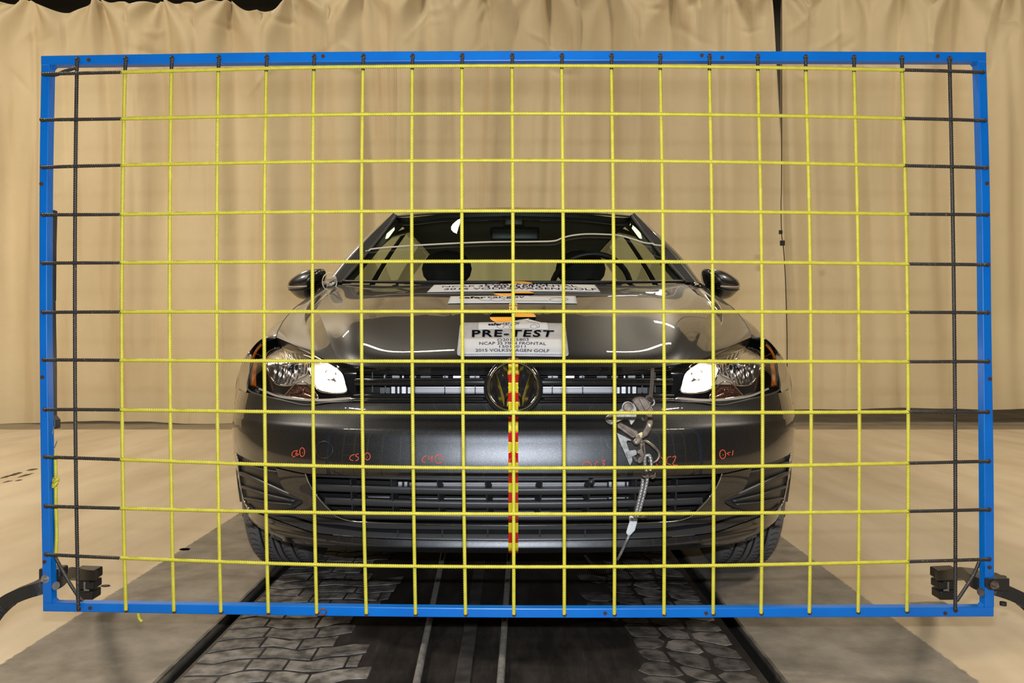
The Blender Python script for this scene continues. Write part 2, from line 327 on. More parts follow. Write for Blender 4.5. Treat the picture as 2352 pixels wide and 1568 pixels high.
def curtain(name, x0, x1, hooks, ztop, hem, seed, yoff=0.0, edge=None, label=''):
    r = np.random.default_rng(seed); nx = int((x1-x0)/0.018); nz = 190
    X = np.linspace(x0, x1, nx)[None, :]+np.zeros((nz, 1)); T = np.linspace(0, 1, nz)[:, None]+np.zeros((1, nx))
    T = T**1.15
    hooks = np.array(hooks)
    k = np.clip(np.searchsorted(hooks, X[0]), 1, len(hooks)-1); a, b_ = hooks[k-1], hooks[k]
    fr = np.clip((X[0]-a)/(b_-a), 0, 1)
    sagv = 0.075+0.05*np.sin(k*2.3)
    zt = ztop(X[0])-sagv*(4*fr*(1-fr))**0.8
    zb = hem(X[0])
    Z = zb+(zt-zb)*(1-T)
    D = zt[None, :]+0.0-Z     # distance below the top edge
    near = np.where(fr < 0.5, a, b_)[None, :]
    idx = np.where(fr < 0.5, k-1, k)
    phi = np.arctan2(X-near, ztop(X)-Z+0.06)
    fan = np.exp(-D/0.75)
    Yd = -0.085*fan*(np.abs(np.sin(2.6*phi+0.7*np.sin(idx*1.9)[None, :])))+0.03*fan*np.sin(9*phi+idx[None, :])
    # tapering vertical folds
    warp = X+0.05*np.sin(Z*1.1+X*1.3)
    f1 = r.uniform(0, 6, 6)
    Yd += (0.055*np.sin(2*PI*warp/0.66+f1[0])+0.026*np.sin(2*PI*warp/0.41+f1[1]+0.4*np.sin(Z))+0.008*np.sin(2*PI*warp/0.225+f1[2]))*(0.35+0.65*np.exp(-((T-0.45)/0.42)**2))
    Yd += 0.03*np.sin(2*PI*X/1.7+f1[3])*T+0.012*np.sin(2*PI*(X+0.2*Z)/0.9+f1[4])
    # crisp pleats hanging from (and between) the hooks
    for q, hx in enumerate(list(hooks)+list((hooks[1:]+hooks[:-1])/2)):
        if not (x0 < hx < x1): continue
        o_ = r.uniform(-.12, .12); am = r.uniform(.02, .050)*(1 if q < len(hooks) else .6); wd = r.uniform(.025, .05)*(1+D*0.25)
        u_ = X-(hx+o_*D/3.5+0.02*np.sin(D*1.7+q))
        Yd += am*np.exp(-(u_/wd)**2)*np.clip(D/0.25, 0, 1)*(0.5+0.5*np.exp(-((D-1.2)/1.3)**2))
    # soft crumples near the top
    for _ in range(int((x1-x0)*7)):
        cx, cz, an, ln, wd, am = r.uniform(x0, x1), r.uniform(0.02, 0.75), r.uniform(-1.2, 1.2), r.uniform(0.06, 0.22), r.uniform(0.015, 0.035), r.uniform(-0.022, 0.022)
        dx, dz = X-cx, D-cz; p = dx*math.cos(an)+dz*math.sin(an); q = -dx*math.sin(an)+dz*math.cos(an)
        Yd += am*np.exp(-(p/ln)**2-(q/wd)**2)
    Xo = X.copy()
    if edge is not None:
        w_ = np.clip((X-(x1-0.6))/0.6, 0, 1); Xo = X+w_*(edge(Z)-x1)
    V = np.stack([Xo, YC+yoff+Yd, Z], -1).reshape(-1, 3)
    i = np.arange(nz-1)[:, None]*nx; j = np.arange(nx-1)[None, :]
    f = np.stack([i+j, i+nx+j, i+nx+j+1, i+j+1], -1).reshape(-1, 4).tolist()
    cur = empty(name, label, 'curtain', (float((x0+x1)/2), YC+yoff, float(zb[0])), 'canvas curtains')
    def ch(nm, o):
        return child(o, cur)
    fab = ch('fabric', mesh_obj('fabric', V, f, CANVAS)); sol = fab.modifiers.new('thickness', 'SOLIDIFY'); sol.thickness = 0.003
    # stitched hem band, slightly proud of the cloth
    G = V.reshape(nz, nx, 3); hb = MB()
    row = G[-1].copy(); lowz = row[:, 2]
    v0 = row+np.array([0, -0.006, 0]); v1 = row+np.array([0, -0.006, 0.0]); zi = G[:, :, 2]
    up = np.array([[G[kk, jj, 0], G[kk, jj, 1]-0.006, G[kk, jj, 2]] for jj in range(nx) for kk in [int(np.argmin(np.abs(zi[:, jj]-(lowz[jj]+0.115))))]])
    hb.add(list(v0)+list(up), [(j_, j_+1, nx+j_+1, nx+j_) for j_ in range(nx-1)])
    ch('hem', hb.build('hem', CANVAS))
    return cur
hk = [(px-CX)/F*YC for px in (-620, -470, -320, -170, -75, 75, 228, 375, 530, 672, 835, 985, 1110, 1255, 1405, 1540, 1665, 1775)]
X1 = (1768-CX)/F*YC
curtain('curtain', -7.0, X1, hk, lambda x: 3.85+0.14/(1+np.exp(-(x+1.55)*4)), lambda x: 0.0+0.012*np.sin(x*3)+0.015+0.0*x+np.clip(x-1.9, 0, 1)*0.16, 3,
        edge=lambda Z: ((1768+27*np.clip((3.95-Z)/1.65, 0, 1))-CX)/F*YC+0.03*np.clip((2.2-Z)/1.0, 0, 1), label='wide tan canvas curtain behind the car, left of the dark gap')
hk2 = [(px-CX)/F*YC for px in (1797, 1930, 2070, 2200, 2330, 2480, 2640, 2800, 2960, 3200)]
curtain('curtain', (1796-CX)/F*YC, 7.2, hk2, lambda x: 4.02+0.0*x, lambda x: 0.135+0.006*np.sin(x*4)+0.0*x, 11, yoff=0.05, label='tan canvas curtain at the right, its hem raised off the floor')
# curtain fasteners on the seam and the hanging draw cord
t = empty('draw_cord', 'thin dark cord hanging with small black clips along the curtain seam', 'cord', tuple(W(1795, 975, 7.3)))
pc = catmull([W(x, y, 7.3) for x, y in ((1795, -30), (1795.5, 150), (1795, 405), (1794, 470), (1795, 535), (1799, 565), (1803, 620), (1806, 700), (1808, 800), (1807, 930))], 50)
child(mesh_obj('cord', *sweep(pc, 0.004, 6), M['rope_black']), t)
for x, y, s_ in ((1793, 533, 0.030), (1797, 558, 0.040)):
    child(bevel(mesh_obj('clip', *box(W(x, y, 7.27), (s_, 0.02, s_*1.15)), M['blacksteel'], smooth=False), 0.003), t)
# ------------------------------------------------------------------ blue frame with its rope grid
YF = 1.665                       # front face of the frame
fr = empty('measuring_frame', 'bright blue square-tube frame strung with a yellow rope grid', 'frame', tuple(W(1180, 1410, YF)))
TD = 0.022
def rail(outer, inner, name):
    """outer / inner: lists of px points along the rail (its outer and inner front edges)"""
    n = 30; a = catmull(outer, n); b_ = catmull(inner, n)
    A = np.array([W(*p, YF) for p in a]); Bq = np.array([W(*p, YF) for p in b_]); k = np.array([0, TD, 0])
    v = np.vstack([A, Bq, Bq+k, A+k]); f = []
    for i in range(n-1):
        for q in range(4):
            p, r_ = q*n, ((q+1) % 4)*n; f.append((p+i, p+i+1, r_+i+1, r_+i))
    f += [(0, n, 2*n, 3*n), (n-1, 4*n-1, 3*n-1, 2*n-1)]
    o = mesh_obj(name, v, f, M['blue'], fr, smooth=False); bevel(o, 0.0016, 2); return o
rail([(93.5, 127.5), (640, 119.5), (1180, 116.5), (1720, 117), (2266, 119)], [(93.5, 149), (640, 143), (1180, 139.5), (1720, 139.5), (2266, 141)], 'top_rail')
rail([(98, 1404), (640, 1413), (1180, 1418.5), (1720, 1418), (2283, 1416)], [(98, 1384), (640, 1391), (1180, 1397), (1720, 1396), (2283, 1394)], 'bottom_rail')
rail([(94, 148), (90, 420), (90, 760), (93, 1080), (98, 1385)], [(114, 148), (109, 420), (108, 760), (112, 1080), (118, 1385)], 'side_rail')
rail([(2266, 140), (2274, 420), (2278, 760), (2283, 1080), (2284, 1395)], [(2246, 140), (2254, 420), (2258, 760), (2261, 1080), (2263, 1395)], 'side_rail')
for (x, y, sx, sy) in ((114, 149, 1, 1), (2246, 141, -1, 1), (118, 1384, 1, -1), (2263, 1394, -1, -1)):
    child(mesh_obj('weld_gusset', *prism([(x-3*sx, y-3*sy), (x+10*sx, y-1*sy), (x+7*sx, y+2*sy), (x+2*sx, y+7*sy), (x-1*sx, y+11*sy)], YF+0.003, YF+0.02), M['blue'], smooth=False), fr)
YV, YH = YF-0.0045, YF-0.0105
vtop = [177, 288, 394, 502, 612, 721, 834, 947, 1061, 1176, 1290, 1404, 1516, 1629, 1740, 1850, 1961, 2071, 2181]
vmid = [172, 279.5, 390, 498, 607, 718, 830.5, 946.5, 1062, 1179, 1295, 1411, 1525, 1638, 1751, 1862.5, 1973, 2085, 2192]
vbot = [180, 289, 399, 507, 616, 727, 841, 954, 1069, 1180, 1296, 1411, 1525, 1638, 1748, 1859, 1971, 2083, 2194]
vty = lambda x: 139-9*(1-((x-1250)/1090)**2)
vby = lambda x: 1393+14*(1-((x-1250)/1150)**2)
def vx(i, y):
    # parabola through top / middle / bottom: the tubes are slightly bowed, and the ropes with them
    y0, y1, y2 = 140.0, 770.0, 1400.0; a, b_, c = vtop[i], vmid[i], vbot[i]
    return a*(y-y1)*(y-y2)/((y0-y1)*(y0-y2))+b_*(y-y0)*(y-y2)/((y1-y0)*(y1-y2))+c*(y-y0)*(y-y1)/((y2-y0)*(y2-y1))
hl = [170, 275, 384, 493, 604, 717, 826, 940, 1049, 1162, 1273]
hq = [165.6, 272.5, 379, 492, 603, 716, 827, 941, 1055, 1167, 1281]
hc = [151, 260.5, 368.5, 484, 600, 715, 829.5, 948, 1074.5, 1180, 1301.5]
hr = [161, 272, 380.5, 491.5, 606, 717, 830.5, 946, 1063.5, 1174, 1289.5]
he = [166, 277, 385, 493, 608, 718, 830, 946, 1059, 1170, 1284]
xl = [100, 96, 97, 98, 98, 99, 101, 103, 104, 105, 106]
xr = [2258, 2262, 2266, 2268, 2269, 2269, 2270, 2269, 2271, 2272, 2272]
hp = [np.array([(xl[i]+2, hl[i]), (280, hq[i]), (730, (hq[i]+hc[i]*3)/4+(hq[i]-hc[i])*-0.0), (1180, hc[i]), (1640, (hr[i]+hc[i]*3)/4), (2084, hr[i]), (xr[i]-2, he[i])]) for i in range(11)]
holes = MB()
def hole(x, y, r=4.6):
    v, f = disc(W(x, y, YF-0.0004), r/F*YF, (0, 1, 0), 0.0016, 16); holes.add(v, f)
def roped(px, Y, m_, nm, par, **k):
    P = catmull(px, 60) if len(px) > 2 else np.array(px, float)
    Yv = np.broadcast_to(Y, (len(P),)) if not np.isscalar(Y) else np.full(len(P), Y)
    V, f = rope_mesh([W(p[0], p[1], yy) for p, yy in zip(P, Yv)], **k)
    return mesh_obj(nm, V, f, m_, par)
for i in range(19):
    yt, yb = vty(vtop[i]), vby(vbot[i]); black = i in (0, 18)
    ys0 = 165.6 if i == 1 else float(np.interp(vtop[i], [280, 1180, 2084], [163, 152, 161]))+6
    ys = [yt-8+4] if black else [ys0]
    pts = [(vx(i, y), y) for y in np.linspace(ys[0] if not black else yt, yb+4, 9)]
    r_ = roped(pts, YV, M['rope_black'] if black else M['yellow'], 'vertical_rope', fr)
    if black: r_['label'] = 'black vertical rope'
    else:
        roped([(vtop[i]+1, yt-2), (vx(i, ys0), ys0)], YV, M['rope_black'], 'blackened_end', r_, r=0.0039)
    hole(vtop[i]+1, yt-3, 5.2); hole(vbot[i]+1, yb+4, 5.2)
    kv, kf = sweep([W(vtop[i]+a, yt-2+b_, YF-0.005) for a, b_ in ((-3, 2), (0, -2), (3, 1), (2, 5))], 0.003, 8)
    mesh_obj('knot', kv, kf, M['rope_black'], r_)
for i in range(11):
    P = catmull(hp[i], 121); x0, x1 = (278, 2077) if i < 3 else (276, 2088)
    a = np.array([(q, np.interp(q, P[:, 0], P[:, 1])) for q in np.linspace(x0, x1, 25)])
    lft = np.array([(q, np.interp(q, P[:, 0], P[:, 1])) for q in (P[0, 0], (P[0, 0]+x0)/2, x0+3)]); rgt = np.array([(q, np.interp(q, P[:, 0], P[:, 1])) for q in (x1-3, (P[-1, 0]+x1)/2, P[-1, 0])])
    r_ = roped(a, YH, M['yellow'], 'horizontal_rope', fr)
    for part in (lft, rgt):
        roped([tuple(part[0]), tuple(part[len(part)//2]), tuple(part[-1])], YH, M['rope_black'], 'blackened_end', r_, r=0.0037)
    hole(xl[i], hl[i], 5.2); hole(xr[i], he[i], 5.2)
    for hx, hy in ((xl[i]+2, hl[i]), (xr[i]-2, he[i])):
        kv, kf = sweep([W(hx+a_, hy+b_, YF-0.005) for a_, b_ in ((-3, -2), (1, 2), (4, -1))], 0.0030, 8); mesh_obj('knot', kv, kf, M['rope_black'], r_)
for x, y in ((204, 137.5), (742, 129), (1612, 127), (2154, 129), (95, 422), (97, 866), (102, 1290), (207, 1396), (1390, 1408), (1622, 1408), (2171, 1408), (2267, 421), (2274, 870), (2273, 1303), (1659, 132)):
    hole(x, y, 4.4)
ho = holes.build('rope_hole', M['hole'], fr, smooth=False); ho['kind'] = 'stuff'
kv, kf = sweep([W(742+7.5*math.cos(a), 1405+7.5*math.sin(a), YF-0.001) for a in np.linspace(0, 2*PI, 24, endpoint=False)], 0.0016, 6, closed=True)
mesh_obj('rusty_washer', kv, kf, M['rust'], fr)
# slack diagonal lashings in the corners
for pts, Yd in (([(98, 171), (128, 171.5), (150, 163), (176, 155)], YF-0.006), ([(127, 1279), (150, 1322), (175, 1362), (190, 1380)], YF+0.004), ([(2249, 1290), (2236, 1320), (2212, 1358), (2197, 1380)], YF+0.004)):
    o = roped(pts, Yd, M['rope_black'], 'corner_lashing', fr, r=0.0038)
roped([(127, 1042), (128, 1100), (128, 1160), (130, 1220), (128, 1275)], YF+0.016, M['yellow'], 'hanging_rope_end', fr, r=0.0038)
kn = MB()
for a0 in range(3):
    v, f = sweep([W(127+6*math.cos(t_+a0)*(0.6+0.2*a0), 1107+9*math.sin(t_)-2+2*a0, YF+0.012-0.002*a0+0.002*math.sin(t_*2)) for t_ in np.linspace(0, 2*PI, 18, endpoint=False)], 0.0032, 8, closed=True); kn.add(v, f)
kn.build('knot', M['yellow'], fr)
v, f = sweep(catmull([W(x, y, YF+0.012) for x, y in ((120, 998), (122, 985), (124, 980))], 10), 0.0012, 6); mesh_obj('tie_wire', v, f, M['steel'], fr)
v, f = sweep(catmull([W(x, y, YF+0.012) for x, y in ((125, 1028), (129, 1018), (131, 1012))], 10), 0.0012, 6); mesh_obj('tie_wire', v, f, M['steel'], fr)
# slim black prop standing close behind the left side rail
pr = MB()
v, f = prism([(106, 482), (120, 480), (118, 560), (117, 690), (108, 700)], YF+0.024, YF+0.045); pr.add(v, f)
v, f = prism([(108, 690), (116, 690), (119, 850), (119, 955), (127, 965), (127, 985), (110, 985)], YF+0.024, YF+0.045); pr.add(v, f)
bevel(pr.build('rear_stiffener', M['blacksteel'], fr, smooth=False), 0.002)
# ------------------------------------------------------------------ stands carrying the frame
def bar(path, wd, ht, mb=None):
    """rectangular tube along a path, wd across (horizontal-ish), ht vertical-ish"""
    P = np.asarray(path, float); n = len(P); T = np.gradient(P, axis=0); T /= np.linalg.norm(T, axis=1)[:, None]
    up = np.array([0, 0, 1.0]); Sd = np.cross(T, up); Sd /= np.linalg.norm(Sd, axis=1)[:, None]; U = np.cross(Sd, T)
    V = np.stack([P+Sd*wd/2+U*ht/2, P-Sd*wd/2+U*ht/2, P-Sd*wd/2-U*ht/2, P+Sd*wd/2-U*ht/2], 1).reshape(-1, 3)
    f = [(i*4+q, i*4+(q+1) % 4, i*4+4+(q+1) % 4, i*4+4+q) for i in range(n-1) for q in range(4)]+[(3, 2, 1, 0), (4*n-4, 4*n-3, 4*n-2, 4*n-1)]
    return V, f
def stand(side):
    q = (lambda x: x) if side < 0 else (lambda x: 2372-x)      # the right stand mirrors the left one about the frame's middle
    lab = ('black bent tube stand clamped to the lower left corner of the blue frame' if side < 0 else 'black bent tube stand clamped to the lower right corner of the blue frame')
    t = empty('frame_stand', lab, 'stand', tuple(floorpt(q(195), 1379)), group='stands carrying the blue frame')
    YR = 2.36
    path = [W(q(212), 1322, YR), W(q(180), 1320, 2.25), W(q(150), 1316, 2.02), W(q(132), 1330, 1.80), W(q(118), 1338, 1.735), W(q(90), 1348, 1.712), W(q(50), 1363, 1.71), W(q(22), 1377, 1.71), W(q(5), 1395, 1.71), W(q(-30), 1440, 1.70), W(q(-110), 1560, 1.67)]
    P = catmull(path, 46); P[:, 2] = np.maximum(P[:, 2], 0.03)
    mesh = mesh_obj('bent_tube', *bar(P, 0.03, 0.027), M['blacksteel'], t, smooth=False); bevel(mesh, 0.004, 3)
    # foot made of three rubber pads
    a = 0
    for y0, y1, x0, x1 in ((1308, 1332, 168, 217), (1334, 1354, 173, 215), (1356, 1378, 173, 213)):
        ys_ = [q(x0), q(x1)]; poly = [(ys_[0], y0), (ys_[1], y0+2), (ys_[1], y1), (ys_[0], y1)]
        v, f = prism(poly, YR, YR+0.05); o = mesh_obj('foot_pad', v, f, M['blacksteel'], t, smooth=False); bevel(o, 0.004, 3)
    v, f = prism([(q(x), y) for x, y in ((192, 1336), (196, 1336), (196, 1352), (205, 1354), (205, 1357), (192, 1357))], YR-0.002, YR); mesh_obj('pad_mark', v, f, M['steel'], t, smooth=False)
    for bp_ in ((212, 1300+79),):
        pass
    # floor foot at the outer end
    e = P[-1]; o = mesh_obj('floor_foot', *box((e[0], e[1], 0.02), (0.06, 0.06, 0.04)), M['blacksteel'], t, smooth=False); bevel(o, 0.006)
    # clamp block and bolts
    if side < 0:
        v, f = prism([(88, 1306), (138, 1306), (138, 1326), (130, 1333), (88, 1331)], YF+0.0225, YF+0.055); o = mesh_obj('clamp_block', v, f, M['blacksteel'], t, smooth=False); bevel(o, 0.003)
        bolts = (((102, 1330), YF-0.003, (0, 1, 0)), ((126, 1344.5), YF+0.010, (0.9, -0.4, 0)))
    else:
        v, f = prism([(2264, 1328), (2319, 1328), (2319, 1354), (2312, 1356), (2274, 1355), (2264, 1348)], YF-0.0055, YF-0.0005); o = mesh_obj('clamp_plate', v, f, M['blacksteel'], t, smooth=False); bevel(o, 0.001)
        v, f = prism([(2287, 1328), (2319, 1328), (2319, 1354), (2287, 1355)], YF, YF+0.045); o = mesh_obj('clamp_block', v, f, M['blacksteel'], t, smooth=False); bevel(o, 0.003)
        bolts = (((2286, 1344), YF-0.011, (0, 1, 0)), ((2255, 1359), YF+0.010, (-0.9, -0.4, 0)))
    for (bx, by), Yb, ax in bolts:
        c = W(bx, by, Yb); mb = MB()
        v, f = disc(c+np.array(ax)*0.003, 0.0085, ax, 0.0014, 24); mb.add(v, f)
        v, f = disc(c, 0.0058, ax, 0.005, 6); mb.add(v, f)
        v, f = disc(c-np.array(ax)*0.004, 0.0036, ax, 0.008, 16); mb.add(v, f)
        mb.build('bolt', M['steel'] if side < 0 else M['iron'], t, smooth=False)
    if side > 0:
        for (bx, by, r_) in ((2303, 1326, 0.007), (2304, 1386, 0.0065)):
            v, f = disc(W(bx, by, 1.69), r_, (0, 0, 1), 0.007, 20); mesh_obj('bolt', v, f, M['blacksteel'], t, smooth=False)
stand(-1); stand(1)
# ------------------------------------------------------------------ car skin
def table(pts, n=4000):
    p = np.array(sorted(pts), float); x, y = p[:, 0], p[:, 1]; m_ = np.gradient(y, x); X = np.linspace(x[0], x[-1], n)
    i = np.clip(np.searchsorted(x, X)-1, 0, len(x)-2); h = x[i+1]-x[i]; t = (X-x[i])/h
    d = np.diff(y)/np.diff(x)      # limit the slopes so that the curve never overshoots
    for k in range(1, len(x)-1):
        if d[k-1]*d[k] <= 0: m_[k] = 0
        else: m_[k] = np.sign(m_[k])*min(abs(m_[k]), 3*abs(d[k-1]), 3*abs(d[k]))
    Y = (2*t**3-3*t**2+1)*y[i]+(t**3-2*t**2+t)*h*m_[i]+(-2*t**3+3*t**2)*y[i+1]+(t**3-t**2)*h*m_[i+1]
    return X, Y
_pc = catmull(np.array([(0.0, 0.0), (0.2, 0.006), (0.35, 0.022), (0.48, 0.058), (0.60, 0.118), (0.69, 0.192), (0.76, 0.283), (0.815, 0.39), (0.852, 0.50), (0.877, 0.60), (0.89, 0.70), (0.895, 0.85), (0.896, 1.1)]), 5000)
PX, PY_ = _pc[:, 0], _pc[:, 1]
SZ, SV = table([(0.19, 0.10), (0.215, 0.075), (0.235, 0.045), (0.248, 0.026), (0.254, 0.0205), (0.265, 0.0225), (0.276, 0.0255), (0.31, 0.020), (0.37, 0.012), (0.43, 0.001), (0.46, 0.0015), (0.49, 0.0050), (0.515, 0.0100), (0.538, 0.0160), (0.546, 0.0195),
                (0.556, 0.0275), (0.57, 0.038), (0.59, 0.051), (0.61, 0.060), (0.65, 0.068), (0.69, 0.078), (0.70, 0.088), (0.715, 0.125), (0.73, 0.170), (0.75, 0.235), (0.777, 0.315), (0.80, 0.37), (0.84, 0.46)])
WZ, WV = table([(0.18, 0.900), (0.21, 0.925), (0.24, 0.950), (0.28, 0.970), (0.33, 0.984), (0.40, 0.996), (0.50, 1.008), (0.58, 1.013), (0.64, 1.001), (0.68, 0.982), (0.72, 0.960), (0.757, 0.938), (0.80, 0.912), (0.85, 0.90)])
NOSE = 2.0
def skinY(X, Z):
    s = np.interp(Z, SZ, SV); w_ = np.interp(Z, WZ, WV); x = np.abs(X)/w_*1.0
    y = np.interp(x, PX, PY_); return np.where(x > 0.896, 9.0, NOSE+s+y)
def surf(u, v, off=0.0):
    """point of the car's front skin seen along ray (u,v); u counted from the car's middle, negative to the left"""
    u = np.asarray(u, float); v = np.asarray(v, float); k = u/F; h = -(v-CY)/F
    Y = np.full(u.shape, 1.90); done = np.zeros(u.shape, bool); lo = Y.copy()
    for st in range(300):
        Yn = 1.90+st*0.004; hit = (Yn >= skinY(k*Yn, H+h*Yn)) & ~done
        lo = np.where(hit, Yn-0.004, lo); done |= hit
    miss = ~done; hi = lo+0.004
    for _ in range(22):
        mdl = (lo+hi)/2; inn = mdl >= skinY(k*mdl, H+h*mdl); hi = np.where(inn, mdl, hi); lo = np.where(inn, lo, mdl)
    Y = (lo+hi)/2
    Y = np.where(miss, 2.62, Y)
    P = np.stack([k*Y, Y, H+h*Y], -1)
    if np.any(off): P = P+np.array([0, 1.0, 0])*np.asarray(off)[..., None] if np.ndim(off) else P+np.array([0, off, 0.0])
    return P
def densify(row, n):
    row = np.array(row, float)
    if len(row) == 1: return np.repeat(row, n, 0)
    d = np.r_[0, np.cumsum(np.linalg.norm(np.diff(row, axis=0), axis=1))]; P = catmull(row, 400)
    dd = np.r_[0, np.cumsum(np.linalg.norm(np.diff(P, axis=0), axis=1))]; t = np.linspace(0, dd[-1], n)
    return np.stack([np.interp(t, dd, P[:, 0]), np.interp(t, dd, P[:, 1])], 1)
def pxgrid(rows, nu, nv):
    R = np.array([densify(r, nu) for r in rows])
    if len(R) == nv: return R
    return catmull(R, nv) if len(R) > 2 else np.array([R[0]*(1-t)+R[1]*t for t in np.linspace(0, 1, nv)])
def wrap(G, Yend):
    """extend each row of a skin grid round the side to Y = Yend(Z)"""
    out = []
    for row in G:
        p = row[-1]; Z = p[2]; s = np.interp(Z, SZ, SV); w_ = np.interp(Z, WZ, WV); sg = np.sign(p[0])
        y0 = p[1]; y1 = max(Yend(Z), y0+0.01); ext = []
        for t in np.linspace(0, 1, 14)[1:]:
            y = y0+(y1-y0)*t; x = np.interp(y-NOSE-s, PY_, PX)*w_; ext.append((sg*max(x, abs(p[0])), y, Z))
        out.append(np.vstack([row, np.array(ext)]))
    return np.array(out)
def emit_grid(mb, G, mirror=True, skirt=0.014, both=(1, -1), mi=0, sk_edges='tblr'):
    nr, nc = G.shape[:2]
    e1 = G[0, min(1, nc-1)]-G[0, 0]; e2 = G[min(1, nr-1), 0]-G[0, 0]
    a, b_ = nr//2, nc//2
    nrm = np.cross(G[a, min(b_+1, nc-1)]-G[a, b_-1], G[min(a+1, nr-1), b_]-G[a-1, b_])
    c = G[a, b_]; out = np.array([c[0]*0.3, -1.0 if c[1] < 3.0 else 0.0, 0.7])
    fl = np.dot(nrm, out) < 0
    for sgn in ((1, -1) if mirror else (1,)):
        g = G.copy(); g[..., 0] *= sgn; flip = fl ^ (sgn < 0)
        mb.add(g.reshape(-1, 3), grid_faces(nr, nc, flip), mi)
        if skirt:
            edges = []
            if 't' in sk_edges: edges.append(g[0])
            if 'b' in sk_edges: edges.append(g[-1])
            if 'l' in sk_edges: edges.append(g[:, 0])
            if 'r' in sk_edges: edges.append(g[:, -1])
            cen = g[a, b_]; nn = np.cross(g[a, min(b_+1, nc-1)]-g[a, b_-1], g[min(a+1, nr-1), b_]-g[a-1, b_]); nn /= np.linalg.norm(nn)+1e-9
            if flip: nn = -nn
            dvec = -nn*skirt
            for e in edges:
                v = np.vstack([e, e+dvec*0.999]); m_ = len(e); mb.add(v, [(i, i+1, m_+i+1, m_+i) for i in range(m_-1)], mi)
car = empty('car', 'dark grey compact hatchback with headlights on, behind the rope grid', 'car', (0, 4.1, 0))
# NB: u here is positive; panels are mirrored to both sides
# --- front bumper
arch = lambda Z: 2.86-math.sqrt(max(0.36**2-(Z-0.317)**2, 0.0001))
mb = MB()
topv = [(0, 926), (130, 926), (250, 926), (360, 925.5), (395, 925), (435, 929), (476, 932.5), (517, 925), (560, 914), (600, 903), (610, 902)]
botv = [(0, 1098.5), (130, 1097.5), (250, 1095), (340, 1092), (400, 1089.5), (440, 1088), (477, 1087), (512, 1080), (548, 1071), (600, 1058), (634, 1043)]
mid = lambda vv, uo: [(u * uo / 620.0, vv + dy) for u, dy in ((0, 0), (130, -0.2), (250, -1), (360, -2.5), (420, -4), (470, -6), (515, -9), (550, -13), (585, -18), (605, -22), (620, -26))]
rows = [topv] + [mid(v_, uo) for v_, uo in ((945, 623), (962, 632), (974, 636), (983, 638), (989, 639), (995, 640), (1003, 640.5), (1018, 641), (1040, 641), (1062, 641))] + [botv]
G = surf(*np.moveaxis(pxgrid(rows, 110, 100), -1, 0))
emit_grid(mb, wrap(G, lambda Z: min(arch(Z)-0.004, 2.615) if Z < 0.56 else 2.615))
# corner piece between lower grille and side vent
rowsB = [[(478, 1090), (512, 1083.5), (547, 1075)], [(464, 1120), (496, 1121), (527, 1124)], [(447, 1147), (470, 1147), (484, 1150)], [(421, 1175), (450, 1170), (500, 1168)], [(392, 1191), (440, 1186), (480, 1178)]]
emit_grid(mb, surf(*np.moveaxis(pxgrid(rowsB, 16, 40), -1, 0)))
# lower lip
lt = [(0, 1243), (200, 1241), (337, 1236), (455, 1225), (514, 1206), (567, 1187), (605, 1171), (620, 1155)]
lb = [(0, 1258), (200, 1257), (343, 1255), (455, 1250), (500, 1247), (545, 1238), (590, 1217), (624, 1185)]
G = surf(*np.moveaxis(pxgrid([lt, lb], 90, 20), -1, 0)); Gw = wrap(G, lambda Z: arch(Z)-0.01)
emit_grid(mb, Gw)
# bumper flank behind the vent
rowsC = [[(635, 1044), (640, 1044)], [(632.5, 1080), (638, 1080)], [(627, 1117), (634, 1117)], [(619, 1152), (629, 1152)]]
G = surf(*np.moveaxis(pxgrid(rowsC, 6, 24), -1, 0)); emit_grid(mb, wrap(G, lambda Z: arch(Z)-0.006), sk_edges='l')
bumper = mb.build('front_bumper', M['paint'], car)
bv = BVHTree.FromPolygons(mb.v, [tuple(f) for f in mb.f])
# --- black lower trim, valance
mb = MB()
tt = [(0, 1209.5), (200, 1208), (340, 1202), (385, 1196), (450, 1188.5), (500, 1170), (560, 1181), (596, 1173), (611, 1160)]
tm = [(0, 1217), (200, 1216), (337, 1213), (400, 1206), (455, 1201), (510, 1185), (560, 1184), (598, 1174), (613, 1160)]
emit_grid(mb, surf(*np.moveaxis(pxgrid([tt, tm], 80, 8), -1, 0), 0.004), skirt=0.05)
t2 = [(0, 1228), (200, 1227), (337, 1222), (380, 1218), (455, 1207), (514, 1190), (560, 1184.5), (600, 1172), (613, 1161)]
t3 = [(0, 1242), (200, 1240), (337, 1235), (380, 1231), (455, 1224), (514, 1205), (567, 1186), (605, 1170), (618, 1156)]
emit_grid(mb, surf(*np.moveaxis(pxgrid([t2, t3], 80, 8), -1, 0), 0.006), skirt=0.05)
mb.build('lower_trim', M['grain'], car)
mb = MB()
va = [(0, 1259), (200, 1258), (343, 1256), (455, 1251), (500, 1248), (545, 1239)]
vb = [(0, 1273), (200, 1271), (343, 1267), (455, 1258), (500, 1252), (545, 1242)]
emit_grid(mb, surf(*np.moveaxis(pxgrid([va, vb], 60, 6), -1, 0), 0.012), skirt=0.0)
mb.build('valance', M['black'], car)
for s_ in (-1, 1):   # fins across the thin lower opening
    for u in (60, 165, 268):
        P = surf(np.array([u*s_, u*s_]), np.array([1215, 1229]), 0.012); v, f = bar(P, 0.004, 0.03); mesh_obj('grille_fin', v, f, M['black'], car, smooth=False)
# --- chrome line round the lower grille
for s_ in (-1, 1):
    pth = densify([(478, 1086), (474, 1098), (464, 1119), (447, 1144), (422, 1171), (408, 1184), (380, 1194.5), (343, 1198.5), (228, 1203), (100, 1205.5), (0, 1206.3)], 90)
    v, f = sweep(surf(pth[:, 0]*s_, pth[:, 1], -0.001), 0.0019, 8); mesh_obj('chrome_strip', v, f, M['chrome'], car)
